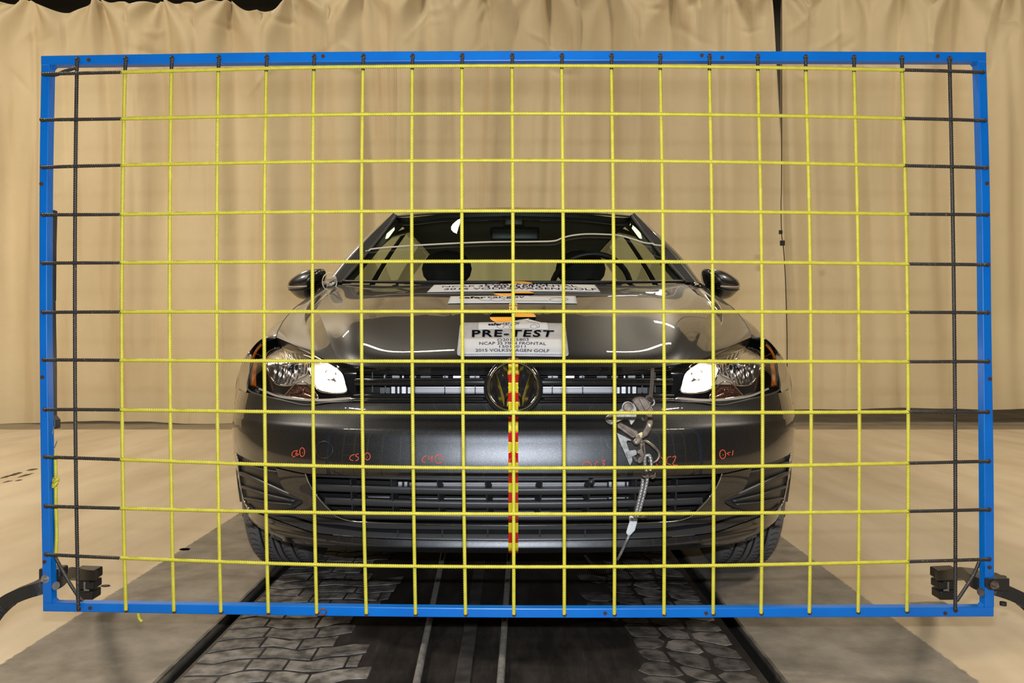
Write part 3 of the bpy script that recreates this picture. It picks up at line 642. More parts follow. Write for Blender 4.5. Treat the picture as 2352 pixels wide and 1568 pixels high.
# --- grilles
def slat(vt, vbm, u1, off, sk, name, m_, u0=0, curve=None):
    mb = MB(); cv = curve or (lambda u: 0)
    us = np.linspace(u0, u1, 40)
    R = np.array([[(u, v_+cv(u)) for u in us] for v_ in np.linspace(vt, vbm, 6)])
    G = surf(R[..., 0], R[..., 1], off)
    G[0, :, 1] += 0.004; G[-1, :, 1] += 0.004
    emit_grid(mb, G, skirt=0)
    for e, in ((G[0],), (G[-1],)):
        for sg in (1, -1):
            g = e.copy(); g[:, 0] *= sg; v = np.vstack([g, g+np.array([0, sk, 0])]); m__ = len(g); mb.add(v, [(i, i+1, m__+i+1, m__+i) for i in range(m__-1)])
    return mb.build(name, m_, car)
sag = lambda u: -1.0-0.000042*u*u*(1.0)
backs = MB()
P = np.array([(0, 846), (0, 925)]); us = np.linspace(0, 400, 30)
emit_grid(backs, surf(*np.moveaxis(np.array([[(u, v_) for u in us] for v_ in (844, 870, 900, 928)]), -1, 0), 0.10), skirt=0)
us = np.linspace(0, 480, 30)
emit_grid(backs, surf(*np.moveaxis(np.array([[(u, v_) for u in us] for v_ in (1080, 1120, 1160, 1200, 1235)]), -1, 0), 0.13), skirt=0)
backs.build('radiator_shroud', M['black'], car)
slat(846.5, 852, 364, 0.010, 0.05, 'grille_slat', M['gloss_black'])
slat(868.5, 886.5, 368, 0.012, 0.05, 'grille_slat', M['gloss_black'])
slat(904, 915, 370, 0.010, 0.05, 'grille_slat', M['gloss_black'])
slat(916.5, 925.5, 384, 0.004, 0.03, 'grille_slat', M['gloss_black'])
for s_ in (-1, 1):
    for vv, u1 in ((870.2, 366), (915.5, 376)):
        pth = np.array([(u, vv) for u in np.linspace(66, u1, 40)]); v, f = sweep(surf(pth[:, 0]*s_, pth[:, 1], 0.008 if vv < 900 else 0.003), 0.0010, 6); mesh_obj('chrome_strip', v, f, M['chrome'], car)
    for u in (90, 161, 232, 300, 330):
        P = surf(np.array([u*s_]*2), np.array([848, 906]), 0.035); v, f = bar(P, 0.003, 0.03); mesh_obj('grille_fin', v, f, M['black'], car, smooth=False)
    # end caps of the grille beside the headlights
    mbx = MB(); G = surf(*np.moveaxis(pxgrid([[(362*1, 846), (396, 846)], [(366, 880), (388, 880)], [(362, 923), (372, 923)]], 6, 12), -1, 0), 0.014); G[..., 0] *= s_
    emit_grid(mbx, G, mirror=False, skirt=0.05); mbx.build('grille_end_cap', M['gloss_black'], car)
# lower grille slats (u limit follows the trapezoid)
for vt, vb_, u1, c_ in ((1099.5, 1107, 470, -0.00005), (1123, 1139, 455, -0.000045), (1154, 1170, 436, -0.00005), (1183, 1202, 408, -0.00006)):
    slat(vt, vb_, u1, 0.010, 0.022, 'grille_slat', M['grain'], curve=lambda u, c_=c_: c_*u*u)
for s_ in (-1, 1):
    for u in (60, 172, 280, 375):
        P = surf(np.array([u*s_, (u-6)*s_]), np.array([1100, 1186]), 0.030); v, f = bar(P, 0.004, 0.035); mesh_obj('grille_fin', v, f, M['black'], car, smooth=False)
# radiator seen through the openings
def slab(u0, u1, v0, v1, off, m_, name, th=0.008, full=True, s_=None):
    for sg in ((s_,) if s_ else (-1, 1)):
        a = surf(np.array([u0*sg]), np.array([(v0+v1)/2.0]), off)[0]; Y = a[1]
        v, f = prism([(CX+u0*sg, v0), (CX+u1*sg, v0), (CX+u1*sg, v1), (CX+u0*sg, v1)], Y, Y+th)
        o = mesh_obj(name, v, f, m_, car, smooth=False); bevel(o, 0.0012)
def radbar(u0, u1, v0, v1, s_=-1, o_=0.05):
    slab(u0, u1, v0, v1, o_, M['alu2'], 'radiator_bar', s_=s_); slab(u0, u1, v0, v0+3.0, o_-.004, M['alu'], 'radiator_tube', s_=s_); slab(u0, u1, v1-2.2, v1, o_-.004, M['alu'], 'radiator_tube', s_=s_)
for s_ in (-1, 1):
    radbar(66, 232, 887.5, 903, s_); slab(236, 244, 888, 902, 0.075, M['alu'], 'radiator_bracket', s_=s_)
    for u0, u1 in ((247, 258), (262, 268), (272, 282)): slab(u0, u1, 887, 903, 0.078, M['alu'], 'radiator_bracket', s_=s_)
    slab(284, 308, 889, 902, 0.09, M['grain'], 'radiator_bracket', s_=s_)
    for u0, u1, m_ in ((78, 102, 'alu2'), (118, 140, 'alu'), (150, 163, 'alu2'), (190, 215, 'grain'), (224, 240, 'alu2'), (252, 257, 'alu'), (262, 280, 'alu2'), (294, 299, 'alu')):
        slab(u0, u1, 856, 867, 0.075, M[m_], 'cross_member_slot', s_=s_)
radbar(8, 240, 1108, 1123.5); radbar(8, 215, 1108, 1123.5, 1)
for u0, u1 in ((244, 252), (256, 266)): slab(u0, u1, 1106, 1122, 0.046, M['alu'], 'radiator_bracket', s_=-1)
for u0, u1 in ((218, 226), (234, 256), (259, 264)): slab(u0, u1, 1106, 1121, 0.046, M['alu'], 'radiator_bracket', s_=1); slab(u0, u1, 1142, 1151, 0.046, M['alu'], 'radiator_bracket', s_=1)
radbar(8, 239, 1144, 1153); radbar(8, 215, 1144, 1152, 1); radbar(8, 238, 1177, 1183); radbar(8, 225, 1175, 1182, 1)
slab(362, 374, 1101, 1116, 0.05, M['alu2'], 'radiator_bracket', s_=-1)
slab(285, 335, 1140, 1151, 0.07, M['alu2'], 'air_duct', s_=-1)
# parking sensor on the right part of the lower grille
v, f = disc(surf(np.array([178.0]), np.array([1106.0]), 0.004)[0], 0.008, (0, 1, 0), 0.02, 20); mesh_obj('sensor', v, f, M['black'], car)
# --- side vents
for s_ in (-1, 1):
    mb = MB()
    poly_rows = [[(550, 1072), (600, 1060), (634, 1044)], [(530, 1120), (585, 1120), (627, 1117)], [(484, 1148), (560, 1155), (619, 1150)], [(505, 1166), (560, 1180), (608, 1166)]]
    G = surf(*np.moveaxis(pxgrid(poly_rows, 30, 20), -1, 0), 0.018); G[..., 0] *= s_; emit_grid(mb, G, mirror=False, skirt=0)
    vt = mb.build('side_vent', M['black'], car)
    for (pa, wd) in (([(634, 1062), (600, 1075), (560, 1083), (541, 1086)], 0.010), ([(632, 1086), (600, 1100), (560, 1118), (520, 1136), (484, 1148)], 0.016), ([(627, 1118), (600, 1128), (560, 1140), (505, 1152)], 0.010), ([(618, 1146), (595, 1150), (560, 1156), (512, 1160)], 0.008)):
        p = densify(pa, 24); v, f = bar(surf(p[:, 0]*s_, p[:, 1], 0.017), 0.020, wd*0.62); mesh_obj('vent_slat', v, f, M['grain'], vt)
    p = densify([(635, 1042), (631, 1080), (626, 1117), (618, 1151), (607, 1168)], 40); v, f = sweep(surf(p[:, 0]*s_, p[:, 1], -0.001), 0.0030, 8); mesh_obj('vent_rim', v, f, M['chrome'], vt)
# --- tow eye cover
a = np.linspace(0, 2*PI, 48, endpoint=False); ring = surf(-435+19.3*np.cos(a), 1033+19.5*np.sin(a), -0.0002)
v, f = sweep(ring, 0.0011, 6, closed=True); mesh_obj('tow_eye_cover', v, f, M['black'], car)
# --- hood
def Pt(u, v, Y): return (u/F*Y, Y, H-(v-CY)/F*Y)
cols = [
    [(0, 2.075, .7005), (0, 2.13, .738), (0, 2.25, .7870), (0, 2.42, .8440), (0, 2.62, .8990), (0, 2.85, .9440), (0, 3.14, .982)],
    [(.15, 2.078, .7005), (.15, 2.135, .738), (.155, 2.25, .7850), (.16, 2.42, .8420), (.165, 2.62, .8975), (.17, 2.85, .9430), (.18, 3.145, .982)],
    [(.30, 2.098, .7000), (.31, 2.155, .7360), (.32, 2.27, .7815), (.33, 2.44, .8375), (.345, 2.64, .8930), (.355, 2.86, .9390), (.37, 3.165, .982)],
    [(.41, 2.135, .7020), (.425, 2.185, .7380), (.445, 2.28, .7830), (.465, 2.43, .8320), (.485, 2.60, .8750), (.505, 2.85, .9260), (.53, 3.195, .982)],
    [Pt(404, 829, 2.185), Pt(414, 804, 2.25), Pt(424, 779, 2.34), Pt(433, 753, 2.45), Pt(443, 728, 2.60), Pt(450, 704, 2.84), (.68, 3.23, .985)],
    [Pt(440, 822, 2.25), Pt(449, 807, 2.305), Pt(457, 791, 2.38), Pt(465, 771, 2.49), Pt(471, 749, 2.63), Pt(474, 722, 2.86), (.715, 3.25, .984)],
    [Pt(497, 795, 2.43), (.672, 2.49, .7620), (.688, 2.55, .7770), (.705, 2.66, .8060), (.728, 2.81, .8480), (.745, 2.99, .9050), (.742, 3.28, .983)],
    [Pt(545, 774.5, 2.60), (.765, 2.66, .7960), (.775, 2.72, .8100), (.790, 2.81, .8310), (.805, 2.94, .8610), (.812, 3.10, .9010), (.765, 3.33, .978)],
]
def splitpatch(cols, crease, nu, nv):
    A = np.array(cols, float); outs = []
    for seg in ((0, crease+1), (crease, len(cols))):
        g = A[seg[0]:seg[1]]; g = catmull(g, nu); g = np.moveaxis(catmull(np.moveaxis(g, 1, 0), nv), 0, 1); outs.append(g)
    return outs
mb = MB()
for g in splitpatch(cols, 4, 40, 60): emit_grid(mb, g, skirt=0.0)
# rolled front and side edges of the bonnet
A = np.array(cols, float); fe = catmull(A[:, 0], 120); se = catmull(A[-1], 60)
for sg in (1, -1):
    for e, dv in ((fe, (0, 0.012, -0.022)), (se, (0.0, 0, -0.02))):
        g = e.copy(); g[:, 0] *= sg; v = np.vstack([g, g+np.array(dv)]); m_ = len(g); mb.add(v, [(i, i+1, m_+i+1, m_+i) for i in range(m_-1)])
hood = mb.build('hood', M['paint'], car)
hv = BVHTree.FromPolygons(mb.v, [tuple(f) for f in mb.f])
def onto(tree, px, py, off=0.001, fallback=None):
    d = Vector(((px-CX)/F, 1.0, -(py-CY)/F)).normalized(); o_ = Vector((0, 0, H)); hit = tree.ray_cast(o_, d)
    if hit[0] is None: return fallback
    n = hit[1] if hit[1].dot(d) < 0 else -hit[1]
    return np.array(hit[0]+n*off-d*off*0.5)
# --- fenders (one each side)
Fr = [[surf(np.array([547.0]), np.array([775.5]))[0]*0+np.array(Pt(547, 774.5, 2.60)), (.768, 2.66, .796), (.793, 2.81, .831), (.808, 2.94, .861), (.815, 3.10, .901), (.795, 3.24, .946), (.768, 3.40, .985)],
      [(.800, 2.605, .772), (.812, 2.68, .785), (.828, 2.81, .812), (.835, 2.94, .836), (.838, 3.10, .868), (.835, 3.25, .902), (.822, 3.42, .945)],
      [(.836, 2.60, .735), (.845, 2.67, .748), (.858, 2.80, .765), (.863, 2.93, .783), (.866, 3.08, .808), (.867, 3.26, .838), (.866, 3.43, .868)],
      [(.862, 2.595, .690), (.870, 2.66, .715), (.881, 2.77, .738), (.885, 2.90, .745), (.886, 3.05, .745), (.886, 3.24, .745), (.886, 3.42, .745)],
      [(.878, 2.600, .618), (.889, 2.645, .660), (.894, 2.75, .706), (.896, 2.87, .715), (.896, 3.02, .690), (.895, 3.19, .640), (.894, 3.38, .540)],
      [(.888, 2.604, .564), (.893, 2.64, .602), (.898, 2.74, .660), (.900, 2.86, .678), (.900, 3.00, .650), (.898, 3.13, .560), (.896, 3.205, .42)]]
# last row: continue to the sill
fc = surf(np.array([560., 581., 598., 606.5, 613.]), np.array([777., 787., 806., 842., 896.]))
Fr = [Fr[0][:1]+[(.7605, 2.63, .7865)]+Fr[0][1:]]+[[tuple(fc[k_])]+r for k_, r in enumerate(Fr[1:])] if False else [[tuple(Pt(546, 775, 2.59))]+Fr[0]]+[[tuple(c_)]+r for c_, r in zip((fc[1], fc[2], fc[3], fc[4], (.885, 2.602, .572)), Fr[1:])]
for s_ in (-1, 1):
    mb = MB(); A = np.array([[tuple(p) for p in r] for r in Fr], float)
    G = np.array([catmull(r, 50) for r in A]); G = catmull(G, 60); G[..., 0] *= s_; emit_grid(mb, G, mirror=False, skirt=0.012, sk_edges='tr')
    # lip between headlight and seam, and panel behind the wheel
    B = np.array([[(.886, 3.42, .745), (.894, 3.38, .54)], [(.895, 3.36, .45), (.896, 3.205, .42)], [(.89, 3.34, .25), (.89, 3.22, .25)]], float)
    B2 = np.array([catmull(np.array([(.896, 3.205, .42), (.895, 3.22, .33), (.89, 3.22, .25)]), 20), catmull(np.array([(.894, 3.38, .54), (.894, 3.36, .40), (.89, 3.34, .25)]), 20)])
    B2[..., 0] *= s_; emit_grid(mb, B2, mirror=False, skirt=0.012)
    p = catmull(A[-1], 50)*np.array([s_, 1, 1]); inn = p.copy(); inn[:, 0] -= s_*0.07
    mb.add(np.vstack([p, inn]), [(i, i+1, 51+i-1+1, 50+i) for i in range(49)])
    fd = mb.build('fender', M['paint'], car)
# dark gaps between bonnet and fenders
for s_ in (-1, 1):
    p = catmull(np.array(cols[-1], float), 60)*np.array([s_, 1, 1])+np.array([s_*0.0015, 0, -0.0012]); v, f = sweep(p, 0.0024, 6); mesh_obj('bonnet_gap', v, f, M['black'], car)
# --- headlights
outl = [(545, 777), (575, 785), (592, 803), (603, 841), (610, 870), (611, 884), (604, 898), (568, 909), (517, 921), (476, 928), (435, 923), (395, 921), (371, 919), (377, 903), (388, 878), (397, 856), (425, 835), (450, 823), (470, 812), (505, 795)]
def fillpoly(pts, off, mb, s_, m_=6, n=140, shrink=0.0, offc=None):
    """rings from outline to centre, projected on the skin"""
    p = densify(pts+[pts[0]], n+1)[:-1]; c = p.mean(0); rings = []
    for k in range(m_+1):
        t = k/m_; q = p+(c-p)*t*0.999; o_ = off if offc is None else off+(offc-off)*math.sin(t*PI/2)
        rings.append(surf(q[:, 0]*s_, q[:, 1], o_))
    V = np.array(rings).reshape(-1, 3); f = []
    for k in range(m_):
        for i in range(n):
            j = (i+1) % n; f.append((k*n+i, k*n+j, (k+1)*n+j, (k+1)*n+i))
    mb.add(V, f); return mb
def bowl(pts, off, depth, mb, s_, flutes=0, amp=0.0, dirx=True, n=160, m_=16, vmod=0, amp2=0.0):
    p = densify(pts+[pts[0]], n+1)[:-1]; c = p.mean(0); V = []; r = np.random.default_rng(5)
    for k in range(m_+1):
        t = k/m_; q = p+(c-p)*t*0.98; P = surf(q[:, 0]*s_, q[:, 1], off)
        # depth measured from the rim's own plane so that the bowl is a true hollow
        d = depth*(1-(1-t)**2)
        if flutes: d = d+amp*np.sin(q[:, 0]*2*PI/flutes)*min(1, t*5)
        if vmod: d = d+amp2*np.sin(q[:, 1]*2*PI/vmod+q[:, 0]*0.3)*min(1, t*5)
        P[:, 1] += d; V.append(P)
    V = np.array(V).reshape(-1, 3); f = [(k*n+i, k*n+(i+1) % n, (k+1)*n+(i+1) % n, (k+1)*n+i) for k in range(m_) for i in range(n)]
    f.append(tuple(m_*n+i for i in range(n))); mb.add(V, f); return mb
HB = [(549, 795), (572, 822), (571, 856), (551, 883), (517, 885.5), (507, 876), (481, 862), (472, 837), (470, 823), (517, 808)]
LB = [(461, 824), (430, 831), (398, 853), (391, 880), (392, 902), (446, 901), (465, 882), (478, 843)]
TS = [(534, 910), (505, 881), (481, 882), (456, 915), (490, 917)]
for s_ in (-1, 1):
    hl_ = MB(); fillpoly([(u+(1.5 if u > 500 else -1.5), v_+(2 if v_ > 860 else -1)) for u, v_ in outl], 0.075, hl_, s_, m_=4)
    # side walls of the housing
    p = densify(outl+[outl[0]], 161)[:-1]; a_ = surf(p[:, 0]*s_, p[:, 1], 0.004); b_ = surf(p[:, 0]*s_, p[:, 1], 0.078); n = 160
    hl_.add(np.vstack([a_, b_]), [(i, (i+1) % n, n+(i+1) % n, n+i) for i in range(n)])
    lamp = hl_.build('headlight', M['gloss_black'], car)
    k = MB(); bowl(HB, 0.035, 0.045, k, s_, flutes=9.5, amp=0.0028, vmod=17, amp2=0.0012); k.build('high_beam_reflector', M['bowl'], lamp)
    k = MB(); bowl(LB, 0.030, 0.050, k, s_, flutes=22, amp=0.0015); k.build('low_beam_reflector', M['litbowl'], lamp)
    c = surf(np.array([-0.0+s_*-1*-1*432.0]), np.array([862.0]), 0.052)[0]
    bm = bmesh.new(); bmesh.ops.create_uvsphere(bm, u_segments=16, v_segments=10, radius=0.0125); me = bpy.data.meshes.new('bulb'); bm.to_mesh(me); bm.free(); me.materials.append(M['bulb'])
    ob = bpy.data.objects.new('bulb', me); link(ob, lamp); ob.location = c
    ll = bpy.data.lights.new('low_beam', 'POINT'); ll.energy = 0.8; ll.color = (1.0, 0.80, 0.58); ll.shadow_soft_size = 0.016
    lo = bpy.data.objects.new('low_beam_lamp', ll); link(lo, lamp); lo.location = (c[0], c[1]-0.020, c[2])
    c2 = surf(np.array([s_*530.0]), np.array([838.0]), 0.060)[0]
    v, f = disc(c2, 0.010, (0, 1, 0), 0.03, 20); mesh_obj('bulb_cap', v, f, M['bowl'], lamp)
    k = MB(); bowl(TS, 0.028, 0.018, k, s_, flutes=4, amp=0.0008); k.build('turn_signal', M['amber_dark'], lamp)
    for nm_, PL, r_ in (('bezel', HB, 0.0022), ('bezel', LB, 0.0026), ('bezel', TS, 0.0016)):
        p = densify(PL+[PL[0]], 101)[:-1]; v, f = sweep(surf(p[:, 0]*s_, p[:, 1], 0.029), r_, 8, closed=True); mesh_obj(nm_, v, f, M['chrome'], lamp)
    k = MB(); G = surf(*np.moveaxis(pxgrid([[(590, 891), (538, 910), (456, 917), (379, 913)], [(592, 895), (540, 914.5), (456, 922.5), (377, 918)]], 50, 5), -1, 0), 0.020); G[..., 0] *= s_
    emit_grid(k, G, mirror=False, skirt=0.03); k.build('light_strip', M['tan'], lamp)
    k = MB(); G = surf(*np.moveaxis(pxgrid([[(500, 866), (478, 858)], [(512, 884), (466, 884)]], 10, 6), -1, 0), 0.030); G[..., 0] *= s_
    emit_grid(k, G, mirror=False, skirt=0.03); k.build('divider', M['tan'], lamp)
    k = MB(); G = surf(*np.moveaxis(pxgrid([[(596, 822), (598, 824)], [(602, 850), (604.5, 852)], [(602, 884), (606, 886)]], 4, 16), -1, 0), 0.012); G[..., 0] *= s_
    emit_grid(k, G, mirror=False, skirt=0.01); k.build('side_reflector', M['amber'], lamp)
    k = MB(); fillpoly(outl, 0.001, k, s_, m_=8); k.build('lens', M['lens'], lamp)
    # black shut line along the top and bottom of the lamp
    p = densify([(545, 776), (575, 784), (592, 802), (603, 841), (612, 884), (604, 899.5), (568, 911), (517, 923), (476, 930.5), (435, 925), (395, 923), (370, 921)], 110); v, f = sweep(surf(p[:, 0]*s_, p[:, 1], 0.001), 0.0026, 6); mesh_obj('lens_seal', v, f, M['black'], lamp)
    # amber side marker on the wheel arch
    k = MB(); G = surf(*np.moveaxis(pxgrid([[(580, 789), (577, 792)], [(594, 805), (590, 808)], [(604, 827), (601, 829)]], 4, 14), -1, 0), -0.003); G[..., 0] *= s_
    emit_grid(k, G, mirror=False, skirt=0.006); k.build('side_marker', M['amber'], car)
# --- badge: domed black disc, chrome ring and interlocked letters
bc = W(1179, 887.5, 2.045); tilt = math.radians(14)
def bpt(x, z, d=0.0):     # local badge coordinates in metres: x right, z up, d forward
    return np.array([bc[0]+x, bc[1]+z*math.sin(tilt)-d*math.cos(tilt), bc[2]+z*math.cos(tilt)+d*math.sin(tilt)])
def ring(r0, d0, n=64): return np.array([bpt(r0*math.cos(t), r0*math.sin(t), d0) for t in np.linspace(0, 2*PI, n, endpoint=False)])
mb = MB(); prof = [(0.0740, -0.040), (0.0745, -0.012), (0.0715, -0.002), (0.066, 0.001), (0.0645, -0.004), (0.03, -0.004), (0.001, -0.004)]
R = [ring(r, d) for r, d in prof]; V = np.vstack(R); n = 64
mb.add(V, [(k*n+i, k*n+(i+1) % n, (k+1)*n+(i+1) % n, (k+1)*n+i) for k in range(len(R)-1) for i in range(n)])
badge = mb.build('badge', M['gloss_black'], car)
R = [ring(r, d) for r, d in ((0.0655, -0.003), (0.0650, 0.004), (0.0625, 0.006), (0.0590, 0.004), (0.0580, -0.003))]; V = np.vstack(R)
mesh_obj('badge_ring', V, [(k*n+i, (k+1)*n+i, (k+1)*n+(i+1) % n, k*n+(i+1) % n) for k in range(len(R)-1) for i in range(n)], M['chrome'], badge)
def strokes(segs, name, wd=0.0150):
    mb = MB()
    for (x0, z0, x1, z1) in segs:
        a = np.array((x0, z0)); b_ = np.array((x1, z1)); t_ = (b_-a)/np.linalg.norm(b_-a); hx = wd/2/abs(t_[1])
        P4 = [(a[0]-hx, a[1]), (a[0]+hx, a[1]), (b_[0]+hx, b_[1]), (b_[0]-hx, b_[1])]; m4 = [(a[0], a[1]), (b_[0], b_[1])]
        v = [bpt(x, z, -0.003) for x, z in P4]+[bpt(x, z, 0.003) for x, z in P4]+[bpt(x, z, 0.005) for x, z in m4]
        mb.add(v, [(4, 5, 1, 0), (5, 6, 2, 1), (6, 7, 3, 2), (7, 4, 0, 3), (4, 8, 5), (5, 8, 9, 6), (6, 9, 7), (7, 9, 8, 4)])
    return mb.build(name, M['chrome'], badge, smooth=False)
strokes([(-0.0275, 0.0520, -0.0045, -0.002), (0.0275, 0.0520, 0.0045, -0.002)], 'badge_letter')
strokes([(-0.0485, 0.031, -0.0225, -0.0515), (0.0485, 0.031, 0.0225, -0.0515), (-0.0225, -0.0515, -0.0045, -0.007), (0.0225, -0.0515, 0.0045, -0.007)], 'badge_letter')
# --- roof, windscreen, pillars, glasshouse
def patch3(rows, nu, nv):
    A = np.array(rows, float); G = catmull(A, nv) if len(A) > 2 else np.array([A[0]*(1-t)+A[1]*t for t in np.linspace(0, 1, nv)])
    return np.moveaxis(catmull(np.moveaxis(G, 1, 0), nu), 0, 1)
hdr = [Pt(0, 487.5, 3.72), Pt(95, 488, 3.725), Pt(190, 491, 3.76), Pt(272, 497, 3.84)]
mid1 = [Pt(0, 541, 3.53), Pt(105, 541.5, 3.535), Pt(212, 543, 3.565), Pt(308, 546, 3.64)]
mid2 = [Pt(0, 595, 3.34), Pt(118, 595, 3.345), Pt(236, 596, 3.375), Pt(350, 597, 3.455)]
base = [Pt(0, 648, 3.15), Pt(130, 648, 3.155), Pt(262, 647.5, 3.18), Pt(393, 646, 3.27)]
mb = MB(); emit_grid(mb, patch3([hdr, mid1, mid2, base], 24, 30), skirt=0.0); ws = mb.build('windscreen', M['glass'], car)
wsv = BVHTree.FromPolygons(mb.v, [tuple(f) for f in mb.f])
mb = MB(); roofrows = [[(0, 3.715, 1.350), (.30, 3.745, 1.344), (.48, 3.80, 1.334), (.563, 3.86, 1.346)],
    [(0, 3.93, 1.405), (.30, 3.95, 1.400), (.50, 3.98, 1.386), (.575, 4.00, 1.372)], [(0, 4.35, 1.452), (.30, 4.35, 1.447), (.50, 4.35, 1.430), (.588, 4.35, 1.400)],
    [(0, 4.9, 1.455), (.30, 4.9, 1.45), (.50, 4.9, 1.432), (.588, 4.9, 1.40)], [(0, 5.5, 1.425), (.30, 5.5, 1.42), (.49, 5.5, 1.40), (.57, 5.5, 1.372)], [(0, 5.95, 1.385), (.30, 5.94, 1.38), (.47, 5.92, 1.362), (.55, 5.88, 1.335)]]
G = patch3(roofrows, 24, 50); emit_grid(mb, G, skirt=0.02); roof = mb.build('roof', M['paint'], car)
rfv = BVHTree.FromPolygons(mb.v, [tuple(f) for f in mb.f])
mb = MB(); G2 = G.copy(); G2[..., 2] -= 0.035; emit_grid(mb, G2, skirt=0); mb.build('headliner', M['liner'], car)
pin = [Pt(270, 496, 3.845), Pt(308, 546, 3.645), Pt(350, 597, 3.46), Pt(396, 650, 3.275)]
pmid = [Pt(276, 490, 3.87), Pt(326, 541, 3.63), Pt(373, 595, 3.45), Pt(417, 650, 3.25)]
pout = [Pt(276, 491, 3.95), Pt(340, 545, 3.70), Pt(391, 597, 3.50), Pt(431, 651, 3.27)]
pbk = [(.572, 4.02, 1.335), (.648, 3.78, 1.20), (.715, 3.57, 1.085), (.775, 3.36, .985)]
for s_ in (-1, 1):
    mb = MB(); G = np.array([catmull(np.array(r, float), 40) for r in (pin, pmid, pout, pbk)]); G = catmull(G, 12); G[..., 0] *= s_; emit_grid(mb, G, mirror=False, skirt=0)
    G3 = G.copy(); G3[..., 0] -= s_*0.03; G3[..., 1] += 0.04; emit_grid(mb, G3, mirror=False, skirt=0)
    tb = MB(); Gt = np.array([catmull(np.array(r, float), 40) for r in (pin, pmid)]); Gt = np.array([Gt[0]*(1-q)+Gt[1]*q for q in (0, .35, .7, 1.0)])+np.array([0.0, -0.004, 0.003]); Gt[..., 0] *= s_; emit_grid(tb, Gt, mirror=False, skirt=0); tb.build('pillar_trim', M['interior'], car)
    mb.build('a_pillar', M['paint'], car)
    v, f = sweep(catmull(np.array([(p[0]*s_, p[1]-0.002, p[2]) for p in pin]), 40), 0.0075, 8); mesh_obj('windscreen_seal', v, f, M['black'], car)
v, f = sweep(catmull(np.array([(x*s, y-0.002, z) for s, L_ in ((-1, base[::-1]), (1, base[1:])) for x, y, z in L_]), 60), 0.006, 8); mesh_obj('windscreen_seal', v, f, M['black'], car)
v, f = sweep(catmull(np.array([(x*s, y-0.001, z) for s, L_ in ((-1, hdr[::-1]), (1, hdr[1:])) for x, y, z in L_]), 60), 0.005, 8); mesh_obj('windscreen_seal', v, f, M['black'], car)
mb = MB(); emit_grid(mb, patch3([[(0, 3.10, .965), (.3, 3.12, .965), (.73, 3.22, .965)], [(0, 3.24, .972), (.3, 3.26, .972), (.745, 3.36, .972)]], 20, 4), skirt=0); mb.build('cowl', M['black'], car)
for s_ in (-1, 1):
    belt = [(.772, 3.42, .985), (.800, 3.9, .990), (.808, 4.5, 1.0), (.800, 5.1, 1.015), (.775, 5.6, 1.04)]
    rail_ = [(.600, 3.93, 1.290), (.590, 4.15, 1.355), (.592, 4.55, 1.372), (.588, 5.0, 1.365), (.570, 5.5, 1.335)]
    rail_[0] = (.762, 3.46, 1.0)
    def sidept(t, h):   # t along 0..1 belt, h 0..1 up
        b0 = np.array([np.interp(t, np.linspace(0, 1, 5), [p[i] for p in belt]) for i in range(3)])
        tops = [(.752, 3.47, 1.005), (.612, 3.98, 1.27), (.588, 4.5, 1.365), (.588, 5.0, 1.362), (.572, 5.5, 1.335)]
        t0 = np.array([np.interp(t, [0, .26, .5, .75, 1], [p[i] for p in tops]) for i in range(3)])
        return (b0*(1-h)+t0*h)*np.array([s_, 1, 1])+np.array([s_*0.012*math.sin(PI*h), 0, 0])
    def sidegrid(t0, t1, h0, h1, nm, m_, par, push=0):
        G = np.array([[sidept(t, h)+np.array([s_*push, 0, 0]) for t in np.linspace(t0, t1, 14)] for h in np.linspace(h0, h1, 8)]); mb = MB(); emit_grid(mb, G, mirror=False, skirt=0); return mb.build(nm, m_, par)
    # doors, quarter panel
    def bodyside(y0, y1, nm, bottoms=None, lean=0.0):
        ys = np.linspace(y0, y1, 24); G = []
        for k_, (bx, bz) in enumerate(((.79, 1.0), (.835, .955), (.868, .86), (.884, .74), (.892, .60), (.890, .45), (.880, .33), (.862, .24))):
            row = []
            for y in ys:
                tp = 1-0.10*max(0, (y-5.5)/0.8)**1.5 if y > 5.5 else 1
                bt = 0.24 if bottoms is None else bottoms(y); z = bz if bz > bt else bt; zz = z+(y-3.4)*0.012*(bz > .9)
                row.append((s_*bx*tp, y+lean*(1.0-bz), zz))
            G.append(row)
        mb = MB(); emit_grid(mb, np.array(G), mirror=False, skirt=0.012); return mb.build(nm, M['paint'], car)
    d1 = bodyside(3.425, 4.47, 'door', lean=-0.06)
    sidegrid(0.03, 0.46, 0.04, 0.97, 'side_window', M['sideglass'], d1)
    d2 = bodyside(4.485, 5.26, 'door'); sidegrid(0.53, 0.80, 0.04, 0.97, 'side_window', M['sideglass'], d2)
    arch2 = lambda y: 0.317+math.sqrt(max(0.36**2-(y-5.50)**2, 0)) if abs(y-5.5) < 0.36 else 0.24
    bodyside(5.27, 6.20, 'rear_quarter', bottoms=arch2)
    sidegrid(0.46, 0.53, 0.0, 1.0, 'b_pillar', M['interior'], car, 0.003); sidegrid(0.80, 1.0, 0.0, 1.0, 'c_pillar', M['paint'], car, 0.003)
    ed = [sidept(t, 1.0) for t in np.linspace(0, 1, 30)]; v, f = sweep(np.array(ed), 0.018, 8); mesh_obj('roof_rail', v, f, M['paint'], car)
    ed = [sidept(t, 0.0) for t in np.linspace(0, 1, 30)]; v, f = sweep(np.array(ed), 0.014, 8); mesh_obj('window_seal', v, f, M['black'], car)
    for hx, hy in ((4.30, .82), (5.12, .83)):
        v, f = sweep(catmull(np.array([(s_*.874, hy_, hz) for hy_, hz in ((hx-0.10, hy), (hx, hy+.006), (hx+0.10, hy))])+np.array([[0, 0, 0], [s_*0.03, 0, 0], [0, 0, 0]]), 16), 0.011, 8); mesh_obj('door_handle', v, f, M['paint'], d1 if hx < 4.5 else d2)
